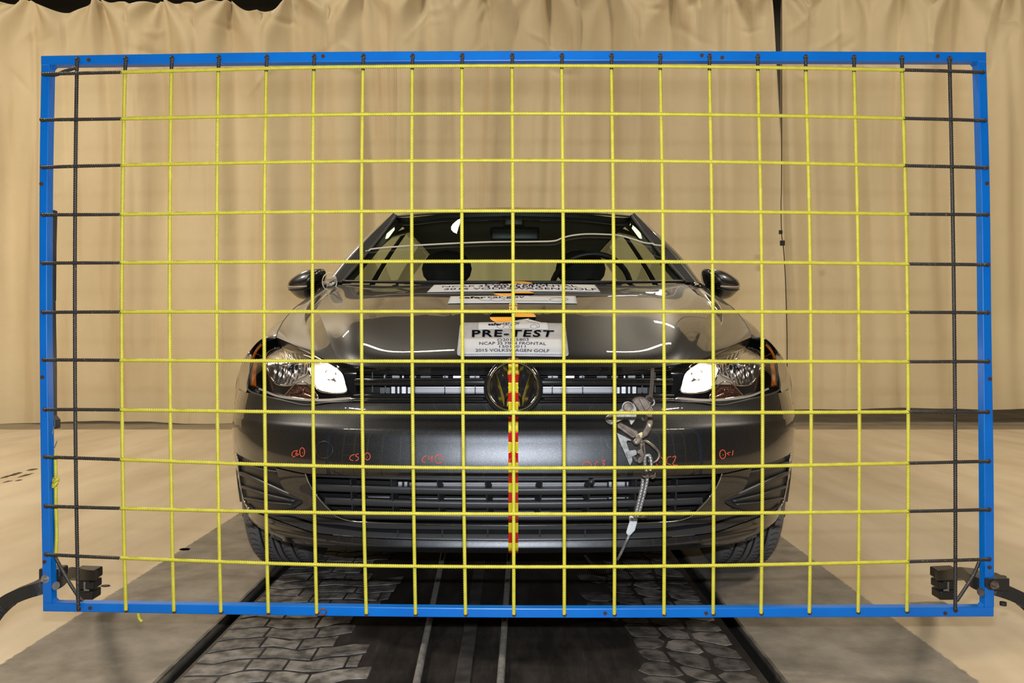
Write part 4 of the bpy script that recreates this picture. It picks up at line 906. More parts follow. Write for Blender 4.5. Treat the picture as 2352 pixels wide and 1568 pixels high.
# rear
mb = MB(); emit_grid(mb, patch3([[(0, 6.02, 1.35), (.3, 6.0, 1.345), (.53, 5.92, 1.31)], [(0, 6.17, 1.03), (.35, 6.14, 1.03), (.66, 6.0, 1.03)]], 20, 14), skirt=0); mb.build('rear_window', M['sideglass'], car)
mb = MB(); emit_grid(mb, patch3([[(0, 6.17, 1.03), (.35, 6.14, 1.03), (.70, 6.0, 1.03)], [(0, 6.26, .75), (.4, 6.23, .75), (.80, 6.08, .75)], [(0, 6.27, .45), (.4, 6.24, .45), (.83, 6.10, .45)], [(0, 6.20, .26), (.4, 6.18, .26), (.80, 6.08, .26)]], 24, 24), skirt=0); mb.build('tailgate', M['paint'], car)
# underbody and inner structure, so that nothing shows through
v, f = box((0, 4.2, 0.235), (1.30, 3.6, 0.05)); mesh_obj('underbody', v, f, M['black'], car, smooth=False)
v, f = box((0, 2.62, 0.50), (1.10, 0.72, 0.36)); mesh_obj('engine_bay', v, f, M['black'], car, smooth=False)
v, f = box((0, 3.28, 0.62), (1.42, 0.10, 0.62)); mesh_obj('bulkhead', v, f, M['black'], car, smooth=False)
# --- interior
mb = MB(); emit_grid(mb, patch3([[(0, 3.20, .955), (.4, 3.23, .955), (.74, 3.34, .955)], [(0, 3.45, .990), (.4, 3.46, .990), (.75, 3.50, .985)], [(0, 3.72, .985), (.4, 3.72, .985), (.76, 3.72, .975)], [(0, 3.80, .88), (.4, 3.80, .88), (.76, 3.80, .88)], [(0, 3.82, .5), (.4, 3.82, .5), (.76, 3.82, .5)]], 20, 24), skirt=0); mb.build('dashboard', M['interior'], car)
def softbox(c, s, name, par, m_, bw=0.05, rx=0.0):
    v, f = box((0, 0, 0), s, Matrix.Rotation(rx, 3, 'X')); o = mesh_obj(name, np.array(v)+np.array(c), f, m_, par); bevel(o, bw, 4); return o
for s_ in (-1, 1):
    st = softbox((s_*.37, 4.42, .79), (.50, .15, .60), 'seat', car, M['interior'], 0.06, -0.28); softbox((s_*.37, 4.15, .50), (.52, .50, .16), 'seat_cushion', st, M['interior'], 0.05)
    h_ = softbox((s_*.37, 4.53, 1.16), (.33, .13, .25), 'headrest', st, M['interior'], 0.02, -0.15); h_.modifiers.new('round', 'SUBSURF').levels = 2; h_.modifiers['round'].render_levels = 2; h_.modifiers.remove(h_.modifiers[0])
    for q in (-1, 1):
        v, f = sweep(np.array([(s_*.37+q*.06, 4.50, 1.02), (s_*.37+q*.06, 4.53, 1.10)]), 0.006, 8); mesh_obj('headrest_post', v, f, M['chrome'], st)
rs = softbox((0, 5.42, .78), (1.20, .14, .52), 'rear_seat', car, M['interior'], 0.05, -0.3)
for x in (-.40, .40): softbox((x, 5.52, 1.06), (.25, .08, .12), 'headrest', rs, M['interior'], 0.035)
sw = np.array([(.37+.19*math.cos(a), 3.93-.09*math.sin(a), 1.0+.17*math.sin(a)) for a in np.linspace(0, 2*PI, 40, endpoint=False)]); v, f = sweep(sw, 0.014, 10, closed=True); stw = mesh_obj('steering_wheel', v, f, M['black'], car)
v, f = disc((.37, 3.92, .99), 0.065, (0, .88, .45), 0.05, 24); mesh_obj('airbag_cover', v, f, M['black'], stw)
softbox((.005, 3.84, 1.262), (.235, .035, .068), 'rear_view_mirror', car, M['black'], 0.016)
softbox((0, 3.80, 1.318), (.10, .06, .06), 'sensor_housing', car, M['black'], 0.015)
for s_ in (-1, 1): softbox((s_*.33, 3.90, 1.345), (.42, .12, .014), 'sun_visor', car, M['liner'], 0.006, 0.25)
# --- wheels
def wheel(x, y, s_):
    mb = MB(); R, wd = 0.317, 0.2; prof = [(0.20, -.085), (.235, -.098), (.275, -.100), (.300, -.094), (.312, -.082), (.317, -.068), (.317, -.052), (.308, -.050), (.308, -.041), (.317, -.039), (.3175, -.016), (.308, -.014), (.308, -.005), (.3175, -.003)]
    prof = prof+[(r, -a) for r, a in prof[::-1]]; n = 96; V = []
    for r, a in prof:
        for k in range(n): t = 2*PI*k/n; V.append((x+a, y+r*math.sin(t), max(R+r*math.cos(t), 0.0015)))
    m_ = len(prof); f = [(i*n+k, i*n+(k+1) % n, (i+1)*n+(k+1) % n, (i+1)*n+k) for i in range(m_-1) for k in range(n)]
    deep = {7, 8, 11, 12, m_-8, m_-9, m_-12, m_-13}
    mi = [1 if (prof[i][0] < .31 and prof[i+1][0] < .31 and .30 < prof[i][0]) else 0 for i in range(m_-1) for k in range(n)]
    wh = mesh_obj('wheel', V, f, None, car, True, [M['rubber'], M['rubber_dark']], mi); tr = wh
    # tread sipes
    sp = MB()
    for k in range(78):
        t = 2*PI*k/78
        if not (1.9 < t < 4.4): continue
        for (a0, a1) in ((-.078, -.056), (-.037, -.018), (.018, .037), (.056, .078)):
            P = []
            for q in np.linspace(0, 1, 5):
                a = a0+(a1-a0)*q; rr = .3185-(max(0, abs(a)-.07)/.03)**2*.008; tt = t+0.10*abs(a)/.1+0.02*math.sin(q*3)
                P.append((x+a, y+rr*math.sin(tt), max(R+rr*math.cos(tt), 0.001)))
            v, f2 = sweep(np.array(P), 0.0011, 4, caps=False); sp.add(v, f2)
    sp.build('tread_sipes', M['rubber_dark'], wh)['kind'] = 'stuff'
    V = []; pr = [(.198, .09), (.198, .02), (.185, .0), (.06, -.005), (.001, .0)]
    for r, a in pr:
        for k in range(48): t = 2*PI*k/48; V.append((x+s_*a, y+r*math.sin(t), R+r*math.cos(t)))
    mesh_obj('rim', V, [(i*48+k, i*48+(k+1) % 48, (i+1)*48+(k+1) % 48, (i+1)*48+k) for i in range(len(pr)-1) for k in range(48)], M['rim'], wh)
    for k in range(5):
        t = 2*PI*k/5; v, f2 = bar(np.array([(x+s_*.075, y+r*math.sin(t), R+r*math.cos(t)) for r in (.03, .11, .19)]), 0.03, 0.045); mesh_obj('spoke', v, f2, M['rim'], wh)
    # dark wheel housing
    V = []; 
    for xx in (s_*.50, s_*.80):
        for t in np.linspace(-1.9, 1.9, 30): V.append((xx, y+.37*math.sin(t), .317+.37*math.cos(t)))
    mesh_obj('wheel_arch_liner', V, [(k, k+1, 31+k, 30+k) for k in range(29)], M['black'], car)
for s_ in (-1, 1): wheel(s_*.757, 2.86, s_); wheel(s_*.775, 5.50, s_)
# --- door mirrors
def mirror(s_):
    o_ = [(518.5, 653), (514, 644), (503, 635), (490, 627), (478, 621.5), (464, 618), (449, 617), (438, 617.5), (432, 624), (433, 637), (437, 650), (444, 660), (452, 670), (459, 681), (468, 687), (481, 687.5), (495, 684), (508, 674), (516, 664)]
    Y0 = 3.63; p = densify(o_+[o_[0]], 97)[:-1]; c = np.array([474, 651]); n = 96; V = []; m_ = 12
    for k in range(m_+1):
        t = math.sin(k/m_*PI/2); rr = math.cos(k/m_*PI/2)*0.999+0.001
        for q in p:
            e = c+(q-c)*rr; V.append(W(CX+s_*e[0], e[1], Y0)+np.array([0, -0.095*t*(1-0.25*(q[0]-474)/45*rr), 0]))
    f = [(k*n+i, k*n+(i+1) % n, (k+1)*n+(i+1) % n, (k+1)*n+i) for k in range(m_) for i in range(n)]
    b_ = [W(CX+s_*(c+(q-c)*0.93)[0], (c+(q-c)*0.93)[1], Y0)+np.array([0, 0.04, 0]) for q in p]; V += b_; q0 = (m_+1)*n
    f += [(i, (i+1) % n, q0+(i+1) % n, q0+i) for i in range(n)]
    mir = mesh_obj('side_mirror', V, f, M['paint'], car)
    mesh_obj('mirror_glass', [p_+np.array([0, 0.001, 0]) for p_ in b_], [tuple(range(n))], M['chrome'], mir, smooth=False)
    P = [W(CX+s_*u, v_, Y0)+np.array([0, -d, 0]) for u, v_, d in ((517, 657, .012), (506, 660, .050), (490, 661.5, .080), (474, 661.5, .096), (462, 660.5, .100))]
    v, f = bar(catmull(np.array(P), 24), 0.006, 0.007); mesh_obj('mirror_turn_signal', v, f, M['tan'], mir)
    P = [W(CX+s_*u, v_, Y0)+np.array([0, -d, 0]) for u, v_, d in ((517, 664, .006), (506, 668, .045), (490, 669, .072), (474, 668, .088), (455, 664, .09))]
    v, f = sweep(catmull(np.array(P), 24), 0.0025, 6); mesh_obj('shadow_gap', v, f, M['black'], mir)
    v, f = prism([(CX+s_*u, v_) for u, v_ in ((446, 655), (446, 668), (455, 680), (440, 684), (418, 668), (418, 655))], 3.60, 3.66); o = mesh_obj('mirror_foot', v, f, M['black'], mir); bevel(o, 0.006)
mirror(-1); mirror(1)
# --- handwriting on the bumper
def bumpt(px, py, off=0.0006):
    p = onto(bv, px, py, off); return p if p is not None else surf(np.array([px-CX]), np.array([py]), -off)[0]
def mark(strokes_, name='handwritten_mark', par=None, fn=bumpt, r=0.0011, m_=None):
    mb = MB()
    for st in strokes_:
        st = densify(st, max(6, len(st)*5)) if len(st) > 1 else [st[0], (st[0][0]+1, st[0][1]+1)]
        v, f = sweep(np.array([fn(*q) for q in st]), r, 5); mb.add(v, f)
    return mb.build(name, m_ or M['marker'], par or car)
def ell(cx, cy, rx, ry): return [(cx+rx*math.cos(a), cy+ry*math.sin(a)) for a in np.linspace(0.3, 2*PI+0.3, 22)]
for mk, st in (('C6', [[(682, 1034), (674, 1037), (671, 1044), (675, 1049), (679, 1047)], [(684, 1034), (680, 1041), (682, 1046), (686, 1043), (682, 1041)], ell(694.5, 1038, 5.6, 10), [(695, 1039)]]),
               ('C5', [[(815, 1043), (806, 1047), (804, 1054), (811, 1058)], [(824, 1042), (818, 1044), (818, 1048), (823, 1050), (823, 1055), (817, 1058)], ell(844, 1048, 6.5, 8), [(843, 1049)]]),
               ('C4', [[(980, 1046), (972, 1051), (970, 1059), (978, 1062)], [(986, 1046), (984, 1053), (991, 1052), (993, 1046), (992, 1062)], ell(1008, 1054, 8.5, 10), [(1008, 1056)]]),
               ('C3', [ell(1348, 1069, 10, 9), [(1349, 1070)], [(1375, 1060), (1368, 1062), (1367, 1069), (1375, 1072)], [(1381, 1056), (1389, 1057), (1384, 1063), (1389, 1066), (1382, 1071)]]),
               ('C2', [ell(1515, 1060, 8.5, 11), [(1514, 1060)], [(1541, 1048), (1533, 1051), (1532, 1063), (1541, 1067)], [(1544, 1050), (1551, 1047), (1550, 1055), (1545, 1066), (1557, 1068)]]),
               ('C1', [ell(1659.5, 1043, 6.8, 10), [(1660, 1044)], [(1677, 1038), (1670, 1041), (1675, 1045)], [(1683, 1034), (1682, 1046)]])):
    mark(st)['label'] = 'red handwritten "%s" with a dotted circle' % mk
# ------------------------------------------------------------------ striped tape down the middle of the car
def tapeseg(bands, fn, mb, hw=0.5, Yref=None):
    for (v0, v1, m_) in bands:
        pass
def tapept(px, py):
    if py < 823:
        p = onto(hv, px, py, 0.0008)
        if p is not None: return p
    if py > 947 and py < 1097: return surf(np.array([px-CX]), np.array([py]), -0.0006)[0]
    Y = float(np.interp(py, [823, 826, 836, 850, 890, 938, 943, 947, 1097, 1105, 1258, 1268, 1271], [2.070, 2.062, 2.052, 2.046, 2.034, 2.021, 2.022, 2.040, 1.998, 2.002, 2.008, 2.018, 2.026])); return W(px, py, Y)
def tape(bands, name, label, half=lambda v_: 11.2):
    mb = MB()
    for v0, v1, mi in bands:
        vs = np.linspace(v0, v1, max(3, int((v1-v0)/2.5))); g = np.array([[tapept(1179+q*half(v_), v_) for q in (-1, 0, 1)] for v_ in vs])
        mb.add(g.reshape(-1, 3), grid_faces(len(vs), 3), mi)
    o = mb.build(name, [M['red'], M['ytape']], None); m_ = o.modifiers.new('thickness', 'SOLIDIFY'); m_.thickness = 0.0004; m_.offset = 0
    return tag(o, label, 'tape', 'striped tapes on the car')
eds = [819, 833, 857, 878.5, 900, 922.5, 945, 968, 991, 1015, 1038, 1062, 1085, 1108.5, 1131, 1154, 1177, 1200, 1223, 1246, 1266, 1271]
front_tape = tape([(a, b_, i % 2 if i else 0) for i, (a, b_) in enumerate(zip([821, 836, 857, 878.5, 900, 922.5, 945, 968, 991, 1015, 1038, 1062, 1085, 1108.5, 1131, 1154, 1177, 1200, 1223, 1246, 1266], [836, 857, 878.5, 900, 922.5, 945, 968, 991, 1015, 1038, 1062, 1085, 1108.5, 1131, 1154, 1177, 1200, 1223, 1246, 1266, 1270]))
                   if True], 'striped_tape', 'red and yellow striped tape running down the badge and bumper middle')
mark([[(1175, 1053), (1171, 1055), (1171, 1060), (1175, 1062)], [(1184, 1052), (1184, 1060), (1188, 1059)]], 'handwritten_mark', front_tape, lambda x, y: surf(np.array([x-CX]), np.array([y]), -0.0016)[0])
tape([(696, 700, 1), (700, 702.5, 0), (702.5, 707.5, 1), (707.5, 711.5, 0)], 'striped_tape', 'short piece of red and yellow tape on the upper bonnet', half=lambda v_: 9.5)
# ------------------------------------------------------------------ placards and targets on the bonnet
def hoodpt(off):
    return lambda px, py: onto(hv, px, py, off, fallback=W(px, py, 3.14))
def quadmap(Q, s, t):   # Q: TL TR BR BL, s right, t down
    Q = [np.array(q, float) for q in Q]; return (Q[0]*(1-s)+Q[1]*s)*(1-t)+(Q[3]*(1-s)+Q[2]*s)*t
def sheet(Q, off, name, m_, par=None, n=(26, 10), bow=0.0, th=0.0006):
    g = []
    for t in np.linspace(0, 1, n[1]):
        row = []
        for s in np.linspace(0, 1, n[0]):
            p = quadmap(Q, s, t)+np.array([0, -bow*(1-(2*s-1)**2)]); row.append(hoodpt(off)(p[0], p[1]))
        g.append(row)
    g = np.array(g); mb = MB(); mb.add(g.reshape(-1, 3), grid_faces(n[1], n[0]))
    o = mb.build(name, m_, par); md = o.modifiers.new('thickness', 'SOLIDIFY'); md.thickness = th; md.offset = 0; return o
def roundsheet(Q, rad, off, name, m_, par=None, bow=0.0, ns=30, nt=12, th=0.001):
    """sheet with rounded corners, rad as fraction of (width, height)"""
    g = []
    for t in np.linspace(0, 1, nt*2+1):
        ty = min(t, 1-t)/rad[1]; ins = rad[0]*(1-math.sqrt(max(0, 1-(1-min(1, ty))**2))); row = []
        for s in np.linspace(ins, 1-ins, ns):
            p = quadmap(Q, s, t)+np.array([0, -bow*(1-(2*s-1)**2)]); row.append(hoodpt(off)(p[0], p[1]))
        g.append(row)
    g = np.array(g); mb = MB(); mb.add(g.reshape(-1, 3), grid_faces(len(g), ns)); o = mb.build(name, m_, par)
    md = o.modifiers.new('thickness', 'SOLIDIFY'); md.thickness = th; md.offset = 0; return o
def text(body, Q, off, m_, par, bold=0.0, bow=0.0, space=1.0):
    cu = bpy.data.curves.new('lettering', 'FONT'); cu.body = body; cu.size = 1; cu.offset = bold; cu.resolution_u = 3; cu.space_character = space; cu.fill_mode = 'FRONT'
    to = bpy.data.objects.new('t', cu); C.objects.link(to); dg = bpy.context.evaluated_depsgraph_get(); me = bpy.data.meshes.new_from_object(to.evaluated_get(dg))
    bpy.data.objects.remove(to); V = np.array([v.co[:] for v in me.vertices]); F_ = [tuple(p.vertices) for p in me.polygons]
    x0, x1, y0, y1 = V[:, 0].min(), V[:, 0].max(), V[:, 1].min(), V[:, 1].max(); P = []
    for vx_, vy_, _ in V:
        s = (vx_-x0)/(x1-x0); t = (y1-vy_)/(y1-y0); p = quadmap(Q, s, t)+np.array([0, -bow*(1-(2*s-1)**2)]); P.append(hoodpt(off)(p[0], p[1]))
    o = mesh_obj('lettering', P, F_, m_, par, smooth=False); return o
def line(st, off, m_, par, r=0.0004, name='outline_drawing'):
    return mark(st, name, par, hoodpt(off), r, m_)
pl = roundsheet([(1057, 742.5), (1298, 744), (1307, 820.5), (1049, 819.5)], (0.035, 0.11), 0.0020, 'placard', M['placard'], bow=1.0)
tag(pl, 'grey placard reading PRE-TEST at the front of the bonnet', 'placard')
sheet([(1056, 779), (1292, 779.5), (1299, 815.5), (1054.5, 815)], 0.0032, 'paper_label', M['white'], pl, bow=1.2)
roundsheet([(1099, 743), (1258, 743.5), (1261, 759), (1098, 759)], (0.02, 0.2), 0.0034, 'paper_label', M['white'], pl, bow=0.6)
g = [hoodpt(0.0034)(x, y) for x, y in ((1150, 743.5), (1214, 733.8), (1217, 736), (1250, 744.5))]; mesh_obj('paper_label', g, [(0, 1, 2, 3)], M['white'], pl, smooth=False)
text('PRE-TEST', [(1084.5, 760.5), (1273, 761.5), (1268, 777), (1084, 777)], 0.0042, M['inkblack'], pl, bold=0.022, bow=0.8, space=1.15)
text('safer', [(1121, 745), (1154, 744.2), (1153.5, 750.5), (1121.5, 750.5)], 0.0046, M['inkblack'], pl, bold=0.03)
text('car.gov', [(1154.5, 744.5), (1194, 742.5), (1191, 751.3), (1154.5, 751.5)], 0.0046, M['ink'], pl)
text('O20155803', [(1142, 780.5), (1214, 779.5), (1214, 785.5), (1142, 786.5)], 0.0042, M['ink'], pl)
text('NCAP 35 MPH FRONTAL', [(1101, 788.2), (1254, 788.8), (1254, 795.2), (1101, 794.8)], 0.0042, M['ink'], pl, bow=0.8)
text('15013011', [(1147, 795.6), (1207, 795.4), (1207, 801.2), (1147, 801.4)], 0.0042, M['ink'], pl)
text('2015 VOLKSWAGEN GOLF', [(1092, 804), (1262, 805), (1261, 812), (1092.5, 810.6)], 0.0042, M['ink'], pl, bow=0.8)
line([ell(1163.5, 754, 8, 4), ell(1226, 753, 8, 4.5), [(1143, 749), (1142, 754), (1148, 757), (1155, 757.5)], [(1172, 757), (1195, 758), (1216, 757.5)], [(1235, 756), (1239, 753), (1235, 746), (1216, 742), (1205, 738), (1180, 741)], [(1216, 737), (1219, 733.8), (1213, 738)]], 0.0044, M['ink'], pl, r=0.00035)
p2 = sheet([(1035, 681.8), (1322, 681), (1325.5, 698), (1028.5, 698)], 0.002, 'placard', M['white'], bow=1.0, n=(34, 8)); tag(p2, 'white paper strip reading safercar.gov across the bonnet', 'sign', 'paper strips on the bonnet')
text('safer', [(1054, 683), (1117, 682.6), (1116, 686.8), (1056, 687)], 0.0030, M['inkblack'], p2, bold=0.03)
text('car.gov', [(1120, 683), (1205, 682), (1203, 687.5), (1120, 687.5)], 0.0030, M['ink'], p2)
line([ell(1142.5, 689.6, 16, 3.6), ell(1280, 690, 18, 4), [(1100, 685), (1101, 689), (1112, 692), (1126, 692)], [(1158, 692.5), (1200, 692.8), (1260, 692.6)], [(1298, 692), (1305, 689), (1290, 685), (1250, 683), (1215, 682)]], 0.0032, M['ink'], p2, r=0.0004)
p3 = sheet([(997, 655.4), (1366, 655), (1379, 671.5), (981, 672)], 0.002, 'placard', M['white'], bow=1.8, n=(40, 8)); tag(p3, 'pale paper strip of test details at the foot of the windscreen', 'sign', 'paper strips on the bonnet')
text('O20155803', [(1114, 653.6), (1258, 653), (1258, 656), (1113, 656.6)], 0.0030, M['ink'], p3)
text('NCAP 35 MPH FRONTAL', [(1017, 658.5), (1322, 655.8), (1326, 660.5), (1015, 661)], 0.0032, M['ink'], p3, bow=1.2)
text('15013011', [(1122, 658.8), (1240, 658.6), (1242, 662), (1120, 662.2)], 0.0034, M['ink'], p3)
text('2015 VOLKSWAGEN GOLF', [(1021, 664), (1368, 664), (1371, 668.5), (1018, 667.5)], 0.0032, M['ink'], p3, bow=2.2)
def target(cx, v0, v1, hw, lab, fn, parts=('tr', 'bl')):
    """round photo target with two orange quarters, foreshortened on the bonnet; built as a disc on the surface"""
    cy = (v0+v1)/2; ry = (v1-v0)/2; n = 14; t = None; mb = MB(); mi = 0
    for q in range(4):
        a0 = q*PI/2; col = 1 if q in (0, 2) else 0     # quarters: right-top and left-bottom are orange
        V = []; rad = 5
        for k in range(rad+1):
            for a in np.linspace(a0, a0+PI/2, n): V.append(fn(cx+hw*k/rad*math.cos(a), cy-ry*k/rad*math.sin(a)))
        mb.add(V, [(k*n+i, (k+1)*n+i, (k+1)*n+i+1, k*n+i+1) for k in range(rad) for i in range(n-1)], col)
    o = mb.build('photo_target', [M['inkblack'], M['orange']]); md = o.modifiers.new('thickness', 'SOLIDIFY'); md.thickness = 0.0005; md.offset = 0
    tag(o, lab, 'target', 'round photo targets on the bonnet')
target(1178, 711.5, 746, 53, 'round orange and black target just above the PRE-TEST placard', hoodpt(0.0012))
target(1180, 667.5, 681, 46.5, 'round orange and black target between the two paper strips', hoodpt(0.0012))
target(1181, 645.3, 658, 42, 'round orange and black target peeping over the rear paper strip', hoodpt(0.0010))
def roofpt(px, py):
    k = (px-1180)/F*4.15; t = (487-py)/11.0; Y = 3.74+t*0.6; q = rfv.ray_cast(Vector((k, Y, 2)), Vector((0, 0, -1))); return np.array(q[0])+np.array([0, 0, 0.002])
tt_ = MB()
for i, (a, b_) in enumerate(((487, 485), (485, 483.2), (483.2, 481.4), (481.4, 479.6), (479.6, 477.8), (477.8, 476))):
    g = np.array([[roofpt(1180+q*5.5, v_) for q in (-1, 1)] for v_ in (a, b_)]); tt_.add(g.reshape(-1, 3), [(0, 1, 3, 2)], i % 2)
tag(tt_.build('striped_tape', [M['red'], M['ytape']]), 'striped tape along the middle of the roof edge', 'tape', 'striped tapes on the car')
# ------------------------------------------------------------------ cords on the car
P = [np.array(Pt(0, 0, 1))]*0
cp = densify([(835, 578), (870, 573), (940, 567.5), (1030, 562.5), (1130, 558.5), (1215, 558), (1271, 556.5), (1290, 550), (1312, 544), (1345, 540.5), (1385, 541), (1420, 543.5), (1450, 551), (1480, 560.5), (1505, 562.5), (1527, 565)], 120)
def wsp(x, y):
    p = onto(wsv, x, y, 0.006); return p if p is not None else W(x, y, 3.52)
v, f = sweep(np.array([wsp(*q) for q in cp]), 0.0036, 6); tag(mesh_obj('white_cord', v, f, M['cordwhite']), 'thin white cord lying across the windscreen', 'cord')
lp = empty('wire_loop', 'thin white wire loop with taped end hanging by the mirror at the left', 'wire', tuple(W(757, 664, 3.18)))
v, f = sweep(np.array([W(757+16.5*math.cos(a), 647+20.5*math.sin(a), 3.20+0.02*math.cos(a)) for a in np.linspace(0, 2*PI, 40, endpoint=False)]), 0.0019, 6, closed=True); mesh_obj('loop', v, f, M['cordwhite'], lp)
v, f = bar(np.array([W(751, 646, 3.19), W(760, 642, 3.19), W(770, 637, 3.19)]), 0.010, 0.014); bevel(mesh_obj('tape_wrap', v, f, M['cordwhite'], lp, smooth=False), 0.002)
v, f = sweep(catmull([W(x, y, 3.185) for x, y in ((740, 648), (748, 650), (758, 656), (768, 650), (771, 640))], 24), 0.004, 6); mesh_obj('taped_end', v, f, M['tan'], lp)
# ------------------------------------------------------------------ wire rope grip hanging in front of the bumper
def cv8(pts): return [(1350+x*0.2741, 880+y*0.2742) for x, y in pts]
YG = 1.95
gr = empty('wire_rope_grip', 'forged steel wire rope grip hanging in front of the right bumper half', 'clamp', tuple(W(1455, 1070, YG)))
def plate(pts, Y0, th, name, m_, bw=0.0015):
    v, f = prism(cv8(pts), Y0, Y0+th); o = mesh_obj(name, v, f, M[m_], gr, smooth=False); bevel(o, bw, 2); return o
plate([(240, 235), (262, 230), (283, 214), (290, 180), (318, 158), (352, 154), (390, 172), (410, 205), (416, 245), (410, 280), (392, 320), (368, 352), (356, 344), (350, 318), (330, 303), (300, 304), (270, 318), (238, 332), (200, 347), (168, 338), (152, 312), (152, 285), (170, 267), (215, 268)], YG-0.010, 0.007, 'cheek_plate', 'steel')
body_ = [(372, 148), (400, 122), (440, 112), (475, 120), (505, 140), (525, 165), (530, 195), (548, 225), (549, 340), (535, 390), (505, 442), (462, 466), (452, 490), (420, 520), (392, 518), (372, 486), (392, 462), (430, 440), (462, 405), (486, 365), (500, 320), (498, 285), (470, 262), (430, 235), (402, 200), (385, 172)]
plate(body_, YG-0.004, 0.018, 'hook_body', 'iron', 0.003)
plate([(425, 125), (440, 118), (520, 170), (530, 195), (485, 240), (470, 215)], YG-0.0075, 0.006, 'jaw', 'iron')
plate([(412, 430), (455, 405), (462, 445), (430, 470), (405, 502), (388, 478)], YG-0.0058, 0.002, 'chipped_paint_patch', 'chip', 0.0004)
plate([(502, 340), (512, 336), (532, 350), (522, 366), (530, 372), (508, 358)], YG-0.0052, 0.002, 'chipped_paint_patch', 'chip', 0.0003)
plate([(245, 345), (282, 328), (420, 405), (428, 430), (395, 458), (375, 462), (250, 372)], YG-0.002, 0.012, 'lever', 'iron', 0.002)
plate([(262, 350), (275, 345), (395, 425), (385, 440)], YG-0.006, 0.005, 'lever_rib', 'iron', 0.001)
plate([(240, 411), (300, 440), (362, 472), (366, 484), (335, 480), (326, 492), (340, 540), (372, 612), (376, 645), (358, 690), (348, 682), (312, 592), (270, 500)], YG-0.006, 0.005, 'trigger_plate', 'steel', 0.0008)
plate([(318, 578), (362, 560), (400, 556), (412, 570), (412, 598), (380, 612), (335, 632), (330, 610)], YG-0.012, 0.005, 'bracket', 'steel', 0.001)
plate([(432, 492), (462, 486), (474, 500), (462, 530), (466, 560), (480, 600), (478, 630), (460, 660), (445, 675), (420, 672), (410, 652), (425, 628), (440, 618), (432, 596), (410, 588), (412, 566), (440, 550), (436, 520)], YG-0.003, 0.011, 'toggle_link', 'iron', 0.003)
for (x, y, r_, m_) in ((335, 200, 10.4, 'iron'), (187, 298, 7.4, 'iron'), (450, 486, 4.0, 'iron')):
    px, py = cv8([(x, y)])[0]; v, f = disc(W(px, py, YG-0.012), r_/F*YG, (0, 1, 0), 0.010, 28); o = mesh_obj('rivet', v, f, M[m_], gr, smooth=False); bevel(o, 0.0015)
    if r_ > 5: v, f = sweep(np.array([W(px+(r_+1.6)*math.cos(a), py+(r_+1.6)*math.sin(a), YG-0.010) for a in np.linspace(0, 2*PI, 28, endpoint=False)]), 0.0018, 8, closed=True); mesh_obj('rivet_collar', v, f, M['steel'], gr)
px, py = cv8([(388, 580)])[0]; v, f = disc(W(px, py, YG-0.013), 0.0040, (0, 1, 0), 0.003, 18); mesh_obj('screw', v, f, M['steel'], gr, smooth=False)
sp = [W(*cv8([(385+0.9*k+0*k, 615+1.3*k)])[0], YG)+0.004*np.array([0.8*math.cos(k*1.3), math.sin(k*1.3), 0.3*math.cos(k*1.3)]) for k in np.linspace(0, 30, 120)]
v, f = sweep(np.array(sp), 0.0007, 5); mesh_obj('spring', v, f, M['steel'], gr)
v, f = sweep(catmull([W(*q, YG) for q in cv8([(455, 486), (478, 482), (520, 505), (560, 540), (592, 575), (598, 610), (580, 645), (548, 662), (515, 654), (508, 640)])], 60), 0.0036, 10); mesh_obj('shackle', v, f, M['iron'], gr)
v, f = sweep(catmull([W(*q, YG+0.001) for q in cv8([(470, 498), (472, 530), (478, 580), (486, 625)])], 20), 0.0030, 8); mesh_obj('shackle', v, f, M['iron'], gr)
v, f = sweep(catmull([W(*q, YG-0.010) for q in cv8([(445, 290), (462, 304), (485, 298), (495, 282)])], 20), 0.0030, 8); mesh_obj('cable_groove_pin', v, f, M['steel'], gr)
v, f = sweep(catmull([W(*q, YG-0.001) for q in cv8([(530, 188), (545, 185), (558, 165), (555, 145), (545, 140)])], 20), 0.0022, 8); mesh_obj('eye_ring', v, f, M['steel'], gr)
# dark webbing strap down from the grille to the grip
stp = empty('webbing_strap', 'dark narrow strap looped from the grille down to the rope grip', 'strap', tuple(W(1495, 925, 1.97)))
v, f = bar(catmull([W(1499, 846, 2.085), W(1498, 870, 2.04), W(1496, 895, 2.005), W(1492, 918, 1.975), W(1487, 922, 1.965)], 24), 0.009, 0.003)
mesh_obj('strap', v, f, M['webbing'], stp, smooth=False)
kv = MB()
for a_ in range(2):
    v, f = sweep(np.array([W(1491+8*math.cos(t_), 917+(7-3*a_)*math.sin(t_), 1.968+0.006*math.sin(t_+a_)) for t_ in np.linspace(0, 2*PI, 20, endpoint=False)]), 0.0035, 6, closed=True); kv.add(v, f)
kv.build('knot', M['webbing'], stp)
# steel cable: eye, doubled run, clips, white tape, tail looping under the bumper
cb = empty('steel_cable', 'twisted steel cable with clips and white tape hanging from the rope grip', 'cable', tuple(W(1440, 1285, YG)))
def strand(pts, Yl, r=0.0047, nm='cable_strand', m_='steel'):
    P = catmull(np.array([(*q, y) for q, y in zip(pts, Yl)]), 70); V, f = rope_mesh([W(p[0], p[1], p[2]) for p in P], r=r, pitch=0.030, sides=20, per=14, strands=4, depth=0.34); return mesh_obj(nm, V, f, M[m_], cb)
strand(cv8([(522, 735), (532, 690), (530, 650), (520, 615), (500, 602), (483, 612), (478, 650), (482, 700), (494, 745), (498, 800), (478, 900), (452, 1000), (430, 1080), (415, 1120)]), np.linspace(YG-0.012, YG+0.0, 14))
strand(cv8([(522, 735), (505, 790), (462, 800), (458, 850), (442, 930), (422, 1010), (405, 1090), (392, 1120)])[2:], [YG-0.004]*6)
